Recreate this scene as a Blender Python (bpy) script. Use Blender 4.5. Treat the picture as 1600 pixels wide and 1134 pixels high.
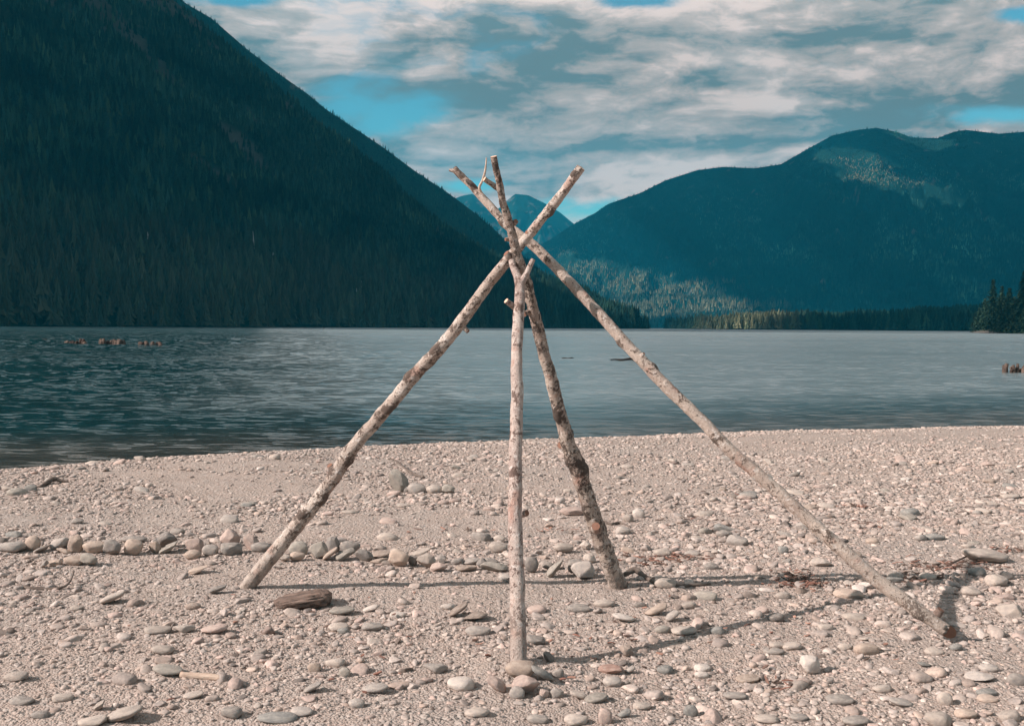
import bpy, bmesh, math, random
import numpy as np
from mathutils import Vector, Matrix

for o in list(bpy.data.objects):
    bpy.data.objects.remove(o)
SC = bpy.context.scene
COL = SC.collection
rnd = random.Random(7)
nrs = np.random.RandomState(11)

# ------------------------------------------------------------------ camera
EYE = Vector((0, 0, 1.5))
FPX = 1600.0                       # focal length in pixels of the 1600 px wide photo
PITCH = math.atan(56 / 1600)
ROLL = math.radians(0.36)
fwd = Vector((0, math.cos(PITCH), -math.sin(PITCH)))
rt = Vector((math.cos(ROLL), 0, math.sin(ROLL)))
rt = (rt - fwd * rt.dot(fwd)).normalized()
up = rt.cross(fwd)
cam = bpy.data.cameras.new('camera')
cam.lens = 36.0
cam.sensor_width = 36.0
cam.clip_start = 0.05
cam.clip_end = 60000
camo = bpy.data.objects.new('camera', cam)
COL.objects.link(camo)
camo.matrix_world = Matrix((
    (rt.x, up.x, -fwd.x, EYE.x), (rt.y, up.y, -fwd.y, EYE.y),
    (rt.z, up.z, -fwd.z, EYE.z), (0, 0, 0, 1)))
SC.camera = camo


def ray(px, py):
    return fwd + rt * ((px - 800) / FPX) + up * ((567 - py) / FPX)


def at(px, py, depth):
    return EYE + ray(px, py) * depth


def tan_el(px, py):
    d = ray(px, py)
    return d.x / d.y, d.z / d.y


# ------------------------------------------------------------------ sky, sun, exposure
SUN_EL = math.radians(33.5)
TO_SUN = Vector((-0.79, -0.26, 0)).normalized() * math.cos(SUN_EL) + Vector((0, 0, math.sin(SUN_EL)))
SUN_AZ = math.atan2(TO_SUN.x, TO_SUN.y) % (2 * math.pi)
sun = bpy.data.lights.new('sun', 'SUN')
sun.energy = 5.0
sun.angle = math.radians(0.5)
sun.color = (1.0, 0.915, 0.86)
suno = bpy.data.objects.new('sun', sun)
COL.objects.link(suno)
suno.rotation_euler = (-TO_SUN).to_track_quat('-Z', 'Y').to_euler()
SC.view_settings.view_transform = 'Standard'
SC.view_settings.look = 'None'
SC.view_settings.gamma = 1
SC.view_settings.exposure = 0.77
SC.cycles.max_bounces = 6
SC.cycles.volume_bounces = 1
SC.cycles.caustics_reflective = False
SC.cycles.caustics_refractive = False
SC.cycles.sample_clamp_indirect = 4


class NT:
    """small helper to write node trees"""
    def __init__(s, tree):
        s.t = tree
        tree.nodes.clear()

    def n(s, kind, **kw):
        nd = s.t.nodes.new(kind)
        for k, v in kw.items():
            if hasattr(nd, k):
                setattr(nd, k, v)
        return nd

    def put(s, v, sock):
        if v is None:
            return
        if hasattr(v, 'outputs'):
            v = v.outputs[0]
        if isinstance(v, bpy.types.NodeSocket):
            s.t.links.new(v, sock)
        elif isinstance(v, (tuple, list)):
            sock.default_value = tuple(v) + (1,) if len(v) == 3 and sock.type == 'RGBA' else tuple(v)
        else:
            sock.default_value = v

    def m(s, op, a, b=None, c=None, clamp=False):
        nd = s.n('ShaderNodeMath', operation=op, use_clamp=clamp)
        for i, v in enumerate((a, b, c)):
            s.put(v, nd.inputs[i])
        return nd.outputs[0]

    def v(s, op, a, b=None):
        nd = s.n('ShaderNodeVectorMath', operation=op)
        s.put(a, nd.inputs[0])
        if b is not None:
            s.put(b, nd.inputs[1])
        return nd.outputs['Value'] if op in ('LENGTH', 'DOT_PRODUCT') else nd.outputs[0]

    def noise(s, vec, scale, detail=4, rough=0.5, dist=0.0, out=0):
        nd = s.n('ShaderNodeTexNoise')
        s.put(vec, nd.inputs['Vector'])
        nd.inputs['Scale'].default_value = scale
        nd.inputs['Detail'].default_value = detail
        nd.inputs['Roughness'].default_value = rough
        nd.inputs['Distortion'].default_value = dist
        return nd.outputs[out]

    def vor(s, vec, scale, feature='F1', rand=1.0):
        nd = s.n('ShaderNodeTexVoronoi', feature=feature)
        s.put(vec, nd.inputs['Vector'])
        nd.inputs['Scale'].default_value = scale
        nd.inputs['Randomness'].default_value = rand
        return nd

    def step(s, x, a, b, lo=0.0, hi=1.0):
        nd = s.n('ShaderNodeMapRange', interpolation_type='SMOOTHSTEP')
        s.put(x, nd.inputs[0])
        for i, vv in enumerate((a, b, lo, hi)):
            s.put(vv, nd.inputs[i + 1])
        return nd.outputs[0]

    def mix(s, f, a, b, mode='MIX'):
        nd = s.n('ShaderNodeMix', data_type='RGBA', blend_type=mode)
        s.put(f, nd.inputs[0])
        s.put(a, nd.inputs[6])
        s.put(b, nd.inputs[7])
        return nd.outputs[2]

    def xyz(s, x, y, z):
        nd = s.n('ShaderNodeCombineXYZ')
        for i, vv in enumerate((x, y, z)):
            s.put(vv, nd.inputs[i])
        return nd.outputs[0]

    def sep(s, v):
        nd = s.n('ShaderNodeSeparateXYZ')
        s.put(v, nd.inputs[0])
        return nd.outputs

    def bump(s, h, dist, strength=1.0, normal=None):
        nd = s.n('ShaderNodeBump')
        s.put(h, nd.inputs['Height'])
        nd.inputs['Distance'].default_value = dist
        nd.inputs['Strength'].default_value = strength
        if normal is not None:
            s.put(normal, nd.inputs['Normal'])
        return nd.outputs[0]


W = bpy.data.worlds.new('World')
SC.world = W
W.use_nodes = True
g = NT(W.node_tree)
sky = g.n('ShaderNodeTexSky', sky_type='NISHITA')
sky.sun_disc = False
sky.sun_elevation = SUN_EL
sky.sun_rotation = SUN_AZ
sky.air_density = 1.0
sky.dust_density = 0.6
sky.ozone_density = 2.0
tc = g.n('ShaderNodeTexCoord')
D = g.v('NORMALIZE', tc.outputs['Generated'])
dx, dy, dz = g.sep(D)
ty = g.m('MAXIMUM', g.m('ABSOLUTE', dy), 0.02)
taz = g.m('DIVIDE', dx, ty)
tel = g.m('DIVIDE', dz, ty)
AZ = g.m('ARCTAN2', dx, dy)
EL = g.m('ARCSINE', dz)
wz = g.noise(g.xyz(g.m('MULTIPLY', AZ, 5.0), g.m('MULTIPLY', EL, 12.0), 1.0), 1.0, 4, 0.55, 0.0, out=1)
wv = g.v('MULTIPLY', g.v('SUBTRACT', wz, (0.5, 0.5, 0.5)), (0.9, 0.55, 0.0))


def deck(kx, ky, sx_, sy_, z, detail, rough):
    p = g.xyz(g.m('MULTIPLY', g.m('ADD', AZ, sx_), kx), g.m('MULTIPLY', g.m('ADD', EL, sy_), ky), z)
    return g.noise(g.v('ADD', p, wv), 1.0, detail, rough, 0.15)


nA = deck(3.2, 9.0, 0, 0, 4.0, 8, 0.58)
big0 = deck(3.6, 12.5, 0, 0, 7.7, 9, 0.57)
big1 = deck(3.6, 12.5, -0.034, 0.026, 7.7, 9, 0.57)          # the same masses a little way towards the sun
nC = deck(16.0, 34.0, 0, 0, 2.2, 7, 0.62)
nD = deck(16.0, 34.0, -0.008, 0.008, 2.2, 7, 0.62)
warp = g.m('MULTIPLY', g.m('SUBTRACT', nC, 0.5), 2.8)


def sky_spot(px, py, rx, ry):
    """soft ellipse in the sky round a compass direction and height: 1 inside, 0 outside"""
    a, e = tan_el(px, py)
    qx = g.m('DIVIDE', g.m('SUBTRACT', taz, a), rx / FPX)
    qy = g.m('DIVIDE', g.m('SUBTRACT', tel, e), ry / FPX)
    r = g.m('SQRT', g.m('ADD', g.m('MULTIPLY', qx, qx), g.m('MULTIPLY', qy, qy)))
    r = g.m('ADD', r, g.m('MULTIPLY', warp, 1.0))
    return g.step(r, 1.6, 0.35)


front = g.step(dy, 0.0, 0.2)
clear = None
for sp in ((548, 165, 70, 34), (612, 172, 74, 26), (590, 195, 46, 20), (1575, 180, 100, 15), (930, 330, 95, 17),
           (1590, 22, 34, 12), (362, 1, 60, 9), (1010, 2, 60, 10),
           (870, 318, 46, 12), (740, 290, 46, 9)):
    s_ = sky_spot(*sp)
    clear = s_ if clear is None else g.m('MAXIMUM', clear, s_)
clear = g.m('MULTIPLY', clear, front)
cover = g.step(nA, 0.28, 0.42)
cover = g.m('MULTIPLY', cover, g.m('SUBTRACT', 1.0, clear))
dark = None
for sp in ((1500, 128, 190, 30), (1105, 118, 90, 16), (900, 92, 180, 16), (880, 12, 120, 16), (1040, 228, 120, 12),
           (1360, 140, 150, 14), (690, 30, 120, 14), (1230, 60, 160, 12), (700, 205, 60, 7)):
    s_ = sky_spot(*sp)
    dark = s_ if dark is None else g.m('MAXIMUM', dark, s_)
lite = None
for sp in ((455, 70, 110, 50), (1040, 55, 130, 22), (760, 190, 150, 24), (860, 165, 120, 18), (1060, 245, 90, 10),
           (1465, 185, 60, 12), (700, 235, 70, 12), (1250, 170, 150, 16)):
    s_ = sky_spot(*sp)
    lite = s_ if lite is None else g.m('MAXIMUM', lite, s_)
br = g.m('MULTIPLY', g.m('SUBTRACT', big0, big1), 4.2)
br = g.m('ADD', br, g.m('MULTIPLY', g.m('SUBTRACT', nC, nD), 1.2))
br = g.m('ADD', br, g.m('MULTIPLY', g.m('SUBTRACT', big0, 0.5), 1.3))
br = g.m('ADD', br, 0.46)
br = g.m('ADD', br, g.m('MULTIPLY', g.m('MULTIPLY', dark, front), -0.22))
br = g.m('ADD', br, g.m('MULTIPLY', g.m('MULTIPLY', lite, front), 0.22), clamp=True)
CLOUD_D = (1.55, 2.3, 2.5)
CLOUD_B = (7.8, 6.5, 6.0)
cm = g.mix(g.step(br, 0.0, 0.55), CLOUD_D, (4.3, 4.05, 3.9))
cloudc = g.mix(g.step(br, 0.45, 1.0), cm, CLOUD_B)
skyc = g.mix(1.0, sky.outputs[0], (0.62, 1.30, 1.18), 'MULTIPLY')
low = g.step(dz, 0.10, 0.0)
skyc = g.mix(g.m('MULTIPLY', low, 0.5), skyc, (3.4, 5.2, 5.4))
hi = g.m('MULTIPLY', g.step(dz, 0.25, 0.38, 1.0, 1.45), g.step(dz, 0.40, 0.7, 1.0, 0.42))
cover = g.m('MAXIMUM', cover, g.step(dz, 0.28, 0.42, 0.0, 0.85))
cloudc = g.v('MULTIPLY', cloudc, g.xyz(hi, hi, hi))
wc = g.mix(cover, skyc, cloudc)
bg = g.n('ShaderNodeBackground')
g.put(wc, bg.inputs[0])
bg.inputs[1].default_value = 0.068
wo = g.n('ShaderNodeOutputWorld')
g.t.links.new(bg.outputs[0], wo.inputs[0])
W.cycles.sampling_method = 'MANUAL'
W.cycles.sample_map_resolution = 1024

# ------------------------------------------------------------------ numeric helpers
_perm = np.random.RandomState(3).permutation(256)
_perm = np.concatenate([_perm, _perm, _perm])
_grad = np.random.RandomState(5).normal(size=(256, 3))
_grad /= np.linalg.norm(_grad, axis=1)[:, None]


def pn(x, y, z=0.0):
    """3-D gradient noise, about -0.6..0.6"""
    x, y, z = np.broadcast_arrays(np.asarray(x, float), np.asarray(y, float), np.asarray(z, float))
    xi, yi, zi = (np.floor(a).astype(np.int64) for a in (x, y, z))
    xf, yf, zf = x - xi, y - yi, z - zi
    u, v, w = (t * t * t * (t * (t * 6 - 15) + 10) for t in (xf, yf, zf))
    out = 0
    for i in (0, 1):
        for j in (0, 1):
            for k in (0, 1):
                h = _perm[_perm[_perm[(xi + i) & 255] + ((yi + j) & 255)] + ((zi + k) & 255)]
                gg = _grad[h]
                d = gg[..., 0] * (xf - i) + gg[..., 1] * (yf - j) + gg[..., 2] * (zf - k)
                out = out + d * (u if i else 1 - u) * (v if j else 1 - v) * (w if k else 1 - w)
    return out


def fbm(x, y, z=0.0, octv=4, gain=0.5):
    s, a = 0, 1.0
    for o in range(octv):
        s = s + a * pn(np.asarray(x) * 2 ** o + 17.3 * o, np.asarray(y) * 2 ** o - 9.1 * o, np.asarray(z) * 2 ** o + 4.7 * o)
        a *= gain
    return s


def smooth(t, a, b):
    t = np.clip((np.asarray(t, float) - a) / (b - a), 0, 1)
    return t * t * (3 - 2 * t)


def np_mesh(name, V, F, col=None, shade=True):
    me = bpy.data.meshes.new(name)
    V = np.ascontiguousarray(V, np.float32)
    F = np.ascontiguousarray(F, np.int32)
    k = F.shape[1]
    me.vertices.add(len(V))
    me.vertices.foreach_set('co', V.ravel())
    me.loops.add(F.size)
    me.loops.foreach_set('vertex_index', F.ravel())
    me.polygons.add(len(F))
    me.polygons.foreach_set('loop_start', np.arange(0, F.size, k, dtype=np.int32))
    me.polygons.foreach_set('use_smooth', np.full(len(F), shade, bool))
    me.update(calc_edges=True)
    if col is not None:
        c = np.ones((len(V), 4), np.float32)
        c[:, :3] = col
        at_ = me.color_attributes.new('col', 'FLOAT_COLOR', 'POINT')
        at_.data.foreach_set('color', c.ravel())
    return me


def obj(name, me, mat=None, parent=None, loc=None):
    o = bpy.data.objects.new(name, me)
    COL.objects.link(o)
    if mat is not None and me is not None and not me.materials:
        me.materials.append(mat)
    if parent is not None:
        o.parent = parent
    if loc is not None:
        o.location = loc
    return o


def tag(o, label=None, cat=None, group=None, kind=None):
    for k, v in (('label', label), ('category', cat), ('group', group), ('kind', kind)):
        if v:
            o[k] = v
    return o


def empty(name, loc=(0, 0, 0)):
    o = bpy.data.objects.new(name, None)
    COL.objects.link(o)
    o.location = loc
    o.empty_display_size = 0.1
    return o


def grid_faces(nr, nc, flip=False):
    i = (np.arange(nr - 1)[:, None] * nc + np.arange(nc - 1)[None]).ravel()
    q = np.stack([i, i + 1, i + nc + 1, i + nc], 1)
    return q[:, ::-1] if flip else q


def principled(g, color, rough=0.8, normal=None, spec=0.3, **kw):
    b = g.n('ShaderNodeBsdfPrincipled')
    g.put(color, b.inputs['Base Color'])
    g.put(rough, b.inputs['Roughness'])
    g.put(spec, b.inputs['Specular IOR Level'])
    if normal is not None:
        g.put(normal, b.inputs['Normal'])
    for k, v in kw.items():
        g.put(v, b.inputs[k])
    o = g.n('ShaderNodeOutputMaterial')
    g.t.links.new(b.outputs[0], o.inputs[0])
    return b


def mat(name):
    m = bpy.data.materials.new(name)
    m.use_nodes = True
    return m, NT(m.node_tree)


def attr(g, name='col'):
    nd = g.n('ShaderNodeAttribute')
    nd.attribute_name = name
    return nd.outputs['Color']


# ------------------------------------------------------------------ materials
M_ground, g = mat('beach silt and grit')
oc = g.n('ShaderNodeTexCoord').outputs['Object']
geo_n = g.noise(oc, 0.45, 5, 0.6)
c = g.mix(g.step(geo_n, 0.35, 0.65), (0.385, 0.285, 0.24), (0.335, 0.268, 0.235))
pk = g.noise(g.v('ADD', oc, (4, 9, 1)), 0.8, 4, 0.6)
c = g.mix(g.m('MULTIPLY', g.step(pk, 0.5, 0.7), 0.7), c, (0.46, 0.34, 0.285))
grit = g.vor(oc, 95)
gcol = g.sep(grit.outputs['Color'])
c = g.mix(g.m('MULTIPLY', g.step(gcol[0], 0.6, 0.8), 0.38), c, g.mix(gcol[1], (0.20, 0.19, 0.18), (0.62, 0.55, 0.49)))
grit2 = g.vor(oc, 38)
g2 = g.sep(grit2.outputs['Color'])
c = g.mix(g.m('MULTIPLY', g.step(g2[0], 0.72, 0.8), 0.5), c, g.mix(g2[1], (0.24, 0.23, 0.22), (0.56, 0.49, 0.44)))
fine = g.noise(oc, 60, 5, 0.7)
silt = g.noise(g.v('ADD', oc, (2, 5, 3)), 2.3, 6, 0.65)
c = g.mix(g.m('MULTIPLY', g.step(silt, 0.45, 0.68), 0.55), c, (0.27, 0.20, 0.165))
c = g.mix(0.4, c, g.mix(fine, (0.24, 0.19, 0.16), (0.50, 0.40, 0.345)))
h = g.m('ADD', g.m('MULTIPLY', fine, 0.5), g.m('MULTIPLY', g.m('SUBTRACT', 1.0, grit.outputs['Distance']), 0.5))
h = g.m('ADD', h, g.m('MULTIPLY', g.m('MULTIPLY', g.m('SUBTRACT', 0.6, grit2.outputs['Distance']), g.step(g2[0], 0.6, 0.65)), 1.5))
wet = g.step(g.sep(oc)[2], -0.19, -0.28)
c = g.mix(g.m('MULTIPLY', wet, 0.75), c, (0.10, 0.09, 0.08))
principled(g, c, g.m('SUBTRACT', 0.9, g.m('MULTIPLY', wet, 0.45)), g.bump(h, 0.016, 1.0), 0.2)


def stone_mat(name, vein=True):
    m, g = mat(name)
    oc = g.n('ShaderNodeTexCoord').outputs['Object']
    a = attr(g)
    n1 = g.noise(oc, 2.2, 6, 0.65)
    n2 = g.noise(oc, 14, 5, 0.7)
    c = g.mix(g.step(n1, 0.3, 0.7), g.mix(1.0, a, (0.78, 0.78, 0.8), 'MULTIPLY'), g.mix(1.0, a, (1.12, 1.1, 1.06), 'MULTIPLY'))
    c = g.mix(g.m('MULTIPLY', g.step(n2, 0.52, 0.7), 0.35), c, (0.16, 0.15, 0.14))
    dustn = g.sep(g.n('ShaderNodeNewGeometry').outputs['Normal'])[2]
    c = g.mix(g.m('MULTIPLY', g.m('MULTIPLY', g.step(dustn, 0.2, 0.9), g.step(n1, 0.45, 0.6)), 0.30), c, (0.47, 0.40, 0.35))
    principled(g, c, 0.85, g.bump(g.m('ADD', n2, g.m('MULTIPLY', n1, 0.6)), 0.06, 0.5), 0.25)
    return m


M_stone = stone_mat('weathered stone')
M_gravel, g = mat('loose gravel')
oc = g.n('ShaderNodeTexCoord').outputs['Object']
a = attr(g)
n1 = g.noise(oc, 70, 4, 0.7)
c = g.mix(g.step(n1, 0.3, 0.7), g.mix(1.0, a, (0.75, 0.75, 0.77), 'MULTIPLY'), g.mix(1.0, a, (1.12, 1.1, 1.08), 'MULTIPLY'))
principled(g, c, 0.88, g.bump(n1, 0.004, 0.6), 0.2)

M_water, g = mat('lake water')
oc = g.n('ShaderNodeTexCoord').outputs['Object']
sx, sy, sz = g.sep(oc)
gust = g.noise(g.xyz(g.m('MULTIPLY', sx, 0.020), g.m('MULTIPLY', sy, 0.035), 2.0), 1.0, 5, 0.65, 0.6)
calm = g.step(gust, 0.34, 0.66, 0.55, 1.25)


def ripple(kx, ky, off, detail):
    """the tilt of the water face, as two numbers round zero"""
    nz = g.noise(g.v('ADD', g.xyz(g.m('MULTIPLY', sx, kx), g.m('MULTIPLY', sy, ky), 0.0), (off, off * 0.7, off)), 1.0, detail, 0.55, 0.5, out=1)
    return g.v('SUBTRACT', nz, (0.5, 0.5, 0.5))


tl = g.v('ADD', g.v('MULTIPLY', ripple(0.45, 1.0, 3.0, 3), (0.22, 0.42, 0)), g.v('MULTIPLY', ripple(2.0, 5.6, 9.0, 4), (0.5, 1.0, 0)))
ruf = g.step(g.m('ADD', sx, g.m('MULTIPLY', sy, 0.18)), -5.0, 7.0)
slope = g.m('MULTIPLY', calm, g.m('SUBTRACT', 3.0, g.m('MULTIPLY', ruf, 1.9)))
tl = g.v('MULTIPLY', tl, g.xyz(slope, slope, 0.0))
nrm = g.v('NORMALIZE', g.v('ADD', tl, (0, 0, 1)))
shore = g.m('SUBTRACT', g.m('SUBTRACT', sy, 15.6), g.m('MULTIPLY', sx, 0.40))
wc = g.mix(g.step(shore, 0.0, 6.0), (0.060, 0.058, 0.050), (0.007, 0.034, 0.038))
rgh = g.m('ADD', g.m('ADD', 0.07, g.m('MULTIPLY', ruf, 0.14)), g.step(shore, 30.0, 400.0, 0.0, 0.18))
sky_sheen = g.step(g.m('ADD', g.m('ADD', sx, g.m('MULTIPLY', sy, 0.24)), g.m('MULTIPLY', g.m('SUBTRACT', gust, 0.5), 10.0)), -5.0, 4.0)
sky_sheen = g.m('MULTIPLY', g.m('MULTIPLY', sky_sheen, g.step(shore, 2.0, 12.0)), g.step(gust, 0.25, 0.5, 0.72, 1.0))
wc = g.mix(sky_sheen, wc, (0.140, 0.172, 0.178))          # bright sky reflection painted in as paler water out on the lake
principled(g, wc, rgh, nrm, 0.62, IOR=1.333)

M_forest, g = mat('conifer needles')
a = attr(g)
principled(g, a, 0.9, None, 0.1)
M_slope, g = mat('forested mountain slope')
oc = g.n('ShaderNodeTexCoord').outputs['Object']
a = attr(g)
n1 = g.noise(oc, 0.03, 8, 0.7)
n2 = g.noise(g.v('MULTIPLY', oc, (1, 1, 0.35)), 0.12, 6, 0.75)
c = g.mix(1.0, a, g.mix(n1, (0.6, 0.6, 0.6), (1.4, 1.4, 1.4)), 'MULTIPLY')
principled(g, c, 0.95, g.bump(n2, 14.0, 0.6), 0.05)
M_trunk, g = mat('conifer bark')
oc = g.n('ShaderNodeTexCoord').outputs['Object']
principled(g, g.mix(g.noise(oc, 3, 5, 0.7), (0.05, 0.035, 0.028), (0.14, 0.11, 0.09)), 0.9)
M_snag, g = mat('bleached dead wood')
oc = g.n('ShaderNodeTexCoord').outputs['Object']
principled(g, g.mix(g.noise(oc, 1.5, 4), (0.26, 0.25, 0.24), (0.46, 0.44, 0.42)), 0.8)


def wood_mat(name, pale, dark, sx=6, sl=40):
    m, g = mat(name)
    oc = g.n('ShaderNodeTexCoord').outputs['Object']
    st = g.v('MULTIPLY', oc, (sx, sl, sl))
    n = g.noise(st, 1.0, 6, 0.7)
    n2 = g.noise(oc, 30, 4, 0.6)
    c = g.mix(g.step(n, 0.3, 0.7), dark, pale)
    c = g.mix(g.m('MULTIPLY', n2, 0.3), c, tuple(x * 0.5 for x in dark))
    principled(g, c, 0.85, g.bump(n, 0.02, 0.8), 0.2)
    return m


M_drift = wood_mat('brown rotten wood', (0.30, 0.205, 0.165), (0.085, 0.058, 0.047))
M_palewood = wood_mat('bleached stick wood', (0.62, 0.47, 0.37), (0.44, 0.31, 0.24))
M_darkstick = wood_mat('grey brown twig bark', (0.22, 0.17, 0.14), (0.09, 0.065, 0.055))
M_wetlog = wood_mat('waterlogged dark wood', (0.05, 0.042, 0.037), (0.014, 0.012, 0.011))
M_stumpwood = wood_mat('weathered stump wood', (0.17, 0.115, 0.09), (0.05, 0.034, 0.028), 1.2, 3)
M_stumpdark = wood_mat('dark wet stump wood', (0.10, 0.06, 0.045), (0.025, 0.016, 0.014), 1.2, 3)
M_bark_litter, g = mat('red brown bark flakes')
principled(g, attr(g), 0.85, None, 0.2)


def bark_mat(name, pale, tint, scar, dark_amt):
    m, g = mat(name)
    oc = g.n('ShaderNodeTexCoord').outputs['Object']
    big = g.noise(oc, 5.0, 5, 0.6)
    blot = g.noise(oc, 21, 8, 0.72, 0.5)
    speck = g.noise(oc, 75, 5, 0.7)
    c = g.mix(g.step(big, 0.38, 0.64), pale, tint)
    lich = g.noise(g.v('ADD', oc, (3, 1, 7)), 34, 6, 0.7, 0.4)
    c = g.mix(g.m('MULTIPLY', g.step(lich, 0.56, 0.60), 0.6), c, (0.76, 0.67, 0.61))
    red = g.noise(g.v('ADD', oc, (8, 2, 5)), 9, 4, 0.6)
    c = g.mix(g.m('MULTIPLY', g.step(red, 0.56, 0.68), 0.55), c, (0.42, 0.22, 0.165))
    f = g.m('ADD', g.m('MULTIPLY', blot, 0.7), g.m('MULTIPLY', speck, 0.36))
    k = attr(g)                       # knots and scars of the branch itself
    f = g.m('ADD', f, g.m('MULTIPLY', g.sep(k)[0], 0.13))
    c = g.mix(g.m('MULTIPLY', g.step(f, 0.60 - dark_amt, 0.655 - dark_amt), 0.88), c, scar)
    tiny = g.noise(oc, 150, 3, 0.7)
    c = g.mix(g.m('MULTIPLY', g.step(tiny, 0.55, 0.62), 0.45), c, scar)
    dirt = g.m('MULTIPLY', g.step(g.sep(oc)[2], 0.5, 0.0), g.step(big, 0.3, 0.55))
    c = g.mix(g.m('MULTIPLY', dirt, 0.6), c, (0.33, 0.265, 0.225))
    hgt = g.m('ADD', g.m('ADD', g.m('MULTIPLY', blot, 0.7), g.m('MULTIPLY', speck, 0.5)), g.m('MULTIPLY', tiny, 0.25))
    principled(g, c, 0.8, g.bump(hgt, 0.02, 0.9), 0.2)
    return m


M_barks = {
    'left': bark_mat('pale mottled bark', (0.60, 0.49, 0.42), (0.43, 0.33, 0.275), (0.085, 0.055, 0.043), 0.06),
    'front': bark_mat('pink grey bark', (0.58, 0.46, 0.40), (0.42, 0.31, 0.27), (0.13, 0.08, 0.065), 0.055),
    'back': bark_mat('rough dark patched bark', (0.52, 0.41, 0.34), (0.34, 0.25, 0.205), (0.055, 0.038, 0.031), 0.08),
    'right': bark_mat('pale smooth bark', (0.58, 0.46, 0.385), (0.44, 0.33, 0.275), (0.10, 0.068, 0.053), 0.035),
}
M_cut, g = mat('orange cut wood')
oc = g.n('ShaderNodeTexCoord').outputs['Object']
principled(g, g.mix(g.noise(oc, 45, 4, 0.7), (0.13, 0.065, 0.045), (0.27, 0.13, 0.085)), 0.75, None, 0.3)
M_cutpale, g = mat('fresh pale cut wood')
oc = g.n('ShaderNodeTexCoord').outputs['Object']
principled(g, g.mix(g.noise(oc, 45, 4, 0.7), (0.50, 0.30, 0.20), (0.74, 0.52, 0.38)), 0.75, None, 0.3)

# ------------------------------------------------------------------ the beach and the lake bed
WATER_Z = -0.30


def on_level(px, py, z):
    d = ray(px, py)
    return EYE + d * ((z - EYE.z) / d.z)


_sh = [on_level(px, py, WATER_Z) for px, py in ((-60, 743), (0, 737), (200, 722), (400, 709), (600, 698), (800, 690), (1000, 683), (1200, 676), (1400, 671), (1600, 667), (1680, 665))]
SHX = np.array([-60.0] + [p.x for p in _sh] + [70.0])
SHY = np.array([_sh[0].y - 0.34 * (60 + _sh[0].x)] + [p.y for p in _sh] + [_sh[-1].y + 0.3 * (70 - _sh[-1].x)])
FOOT_FRONT = (0.035, 4.62)


def shore_s(x, y):
    """metres up the beach from the waterline"""
    xs = np.clip(x, -400, 400)
    yy = np.interp(xs, SHX, SHY)
    return (yy - y) * 0.93 + 0.25 * pn(np.asarray(x) * 0.35, np.asarray(y) * 0.1, 3.3)


def zg(x, y):
    x = np.asarray(x, float)
    y = np.asarray(y, float)
    s = shore_s(x, y)
    up_ = WATER_Z + 0.30 * (1 - np.exp(-np.maximum(s, 0) / 1.7)) + 0.03 * smooth(s, 1.2, 2.5) * (1 - smooth(s, 2.5, 5.0))
    dn = WATER_Z + np.maximum(-9.0, np.minimum(s, 0) * 0.16)
    z = np.where(s > 0, up_, dn)
    beach = smooth(s, 0.0, 1.5)
    near = beach * np.clip(1.2 - np.abs(y) / 60, 0, 1)
    z = z + near * (0.035 * pn(x * 0.55, y * 0.55, 1.0) + 0.018 * pn(x * 1.7, y * 1.7, 2.0) + 0.012 * pn(x * 5.0, y * 5.0, 3.0)
                    + 0.006 * pn(x * 14.0, y * 14.0, 4.0) + 0.004 * pn(x * 34.0, y * 34.0, 5.0))
    r2 = (x - FOOT_FRONT[0] - 0.02) ** 2 + ((y - FOOT_FRONT[1] + 0.14) * 0.9) ** 2
    z = z + np.exp(-r2 / 0.045) * (0.05 + 0.03 * pn(x * 11, y * 11, 6.0))
    return z


def ground(px, py):
    """where the line of sight through a place in the photo meets the beach"""
    z = 0.0
    for _ in range(12):
        p = on_level(px, py, z)
        z = float(zg(p.x, p.y))
    return Vector((p.x, p.y, z))


yy = [-12500.0, -3000, -900, -300, -90, -40, -22, -14, -9, -6, -4, -2.5, -1.2, 0.0, 0.8, 1.5, 2.1, 2.6, 3.0]
t = 3.15
while t < 22.5:
    yy.append(t)
    t *= 1.0042
while t < 12400:
    yy.append(t)
    t *= 1.14 if t > 40 else 1.03
yy.append(12500.0)
yy = np.array(yy)
NI = 680
ins = np.linspace(-1, 1, NI)
outs = np.array([1.5, 3, 8, 20, 60, 150, 400, 1000, 2500, 6000, 12500])
rows = []
for y in yy:
    w = 0.66 * min(max(y, 3.0), 60.0) + 1.6
    ox = w + outs * (12500 - w) / 12500
    rows.append(np.stack([np.concatenate([-ox[::-1], ins * w, ox]), np.full(NI + 2 * len(outs), y)], 1))
G = np.array(rows)
Zg = zg(G[..., 0], G[..., 1])
V = np.concatenate([G, Zg[..., None]], 2).reshape(-1, 3)
go = obj('beach_ground', np_mesh('beach_ground', V, grid_faces(len(yy), G.shape[1])), M_ground)
tag(go, kind='structure')

# ------------------------------------------------------------------ the lake: real waves near the shore, one sheet to the far shore
ys = []
t = 10.0
while t < 620:
    ys.append(t)
    t *= 1.0036
while t < 12000:
    ys.append(t)
    t *= 1.10
ys = np.array([-2000.0, -400, -60, 0.0] + ys + [12500.0])
NW = 520
uu = np.linspace(-1, 1, NW)
rows = []
for y in ys:
    w = 0.60 * min(max(y, 12.0), 700.0) + 3
    ox = w + outs * (12500 - w) / 12500
    rows.append(np.stack([np.concatenate([-ox[::-1], uu * w, ox]), np.full(NW + 2 * len(outs), y)], 1))
Wg = np.array(rows)
wx, wy = Wg[..., 0], Wg[..., 1]
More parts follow.
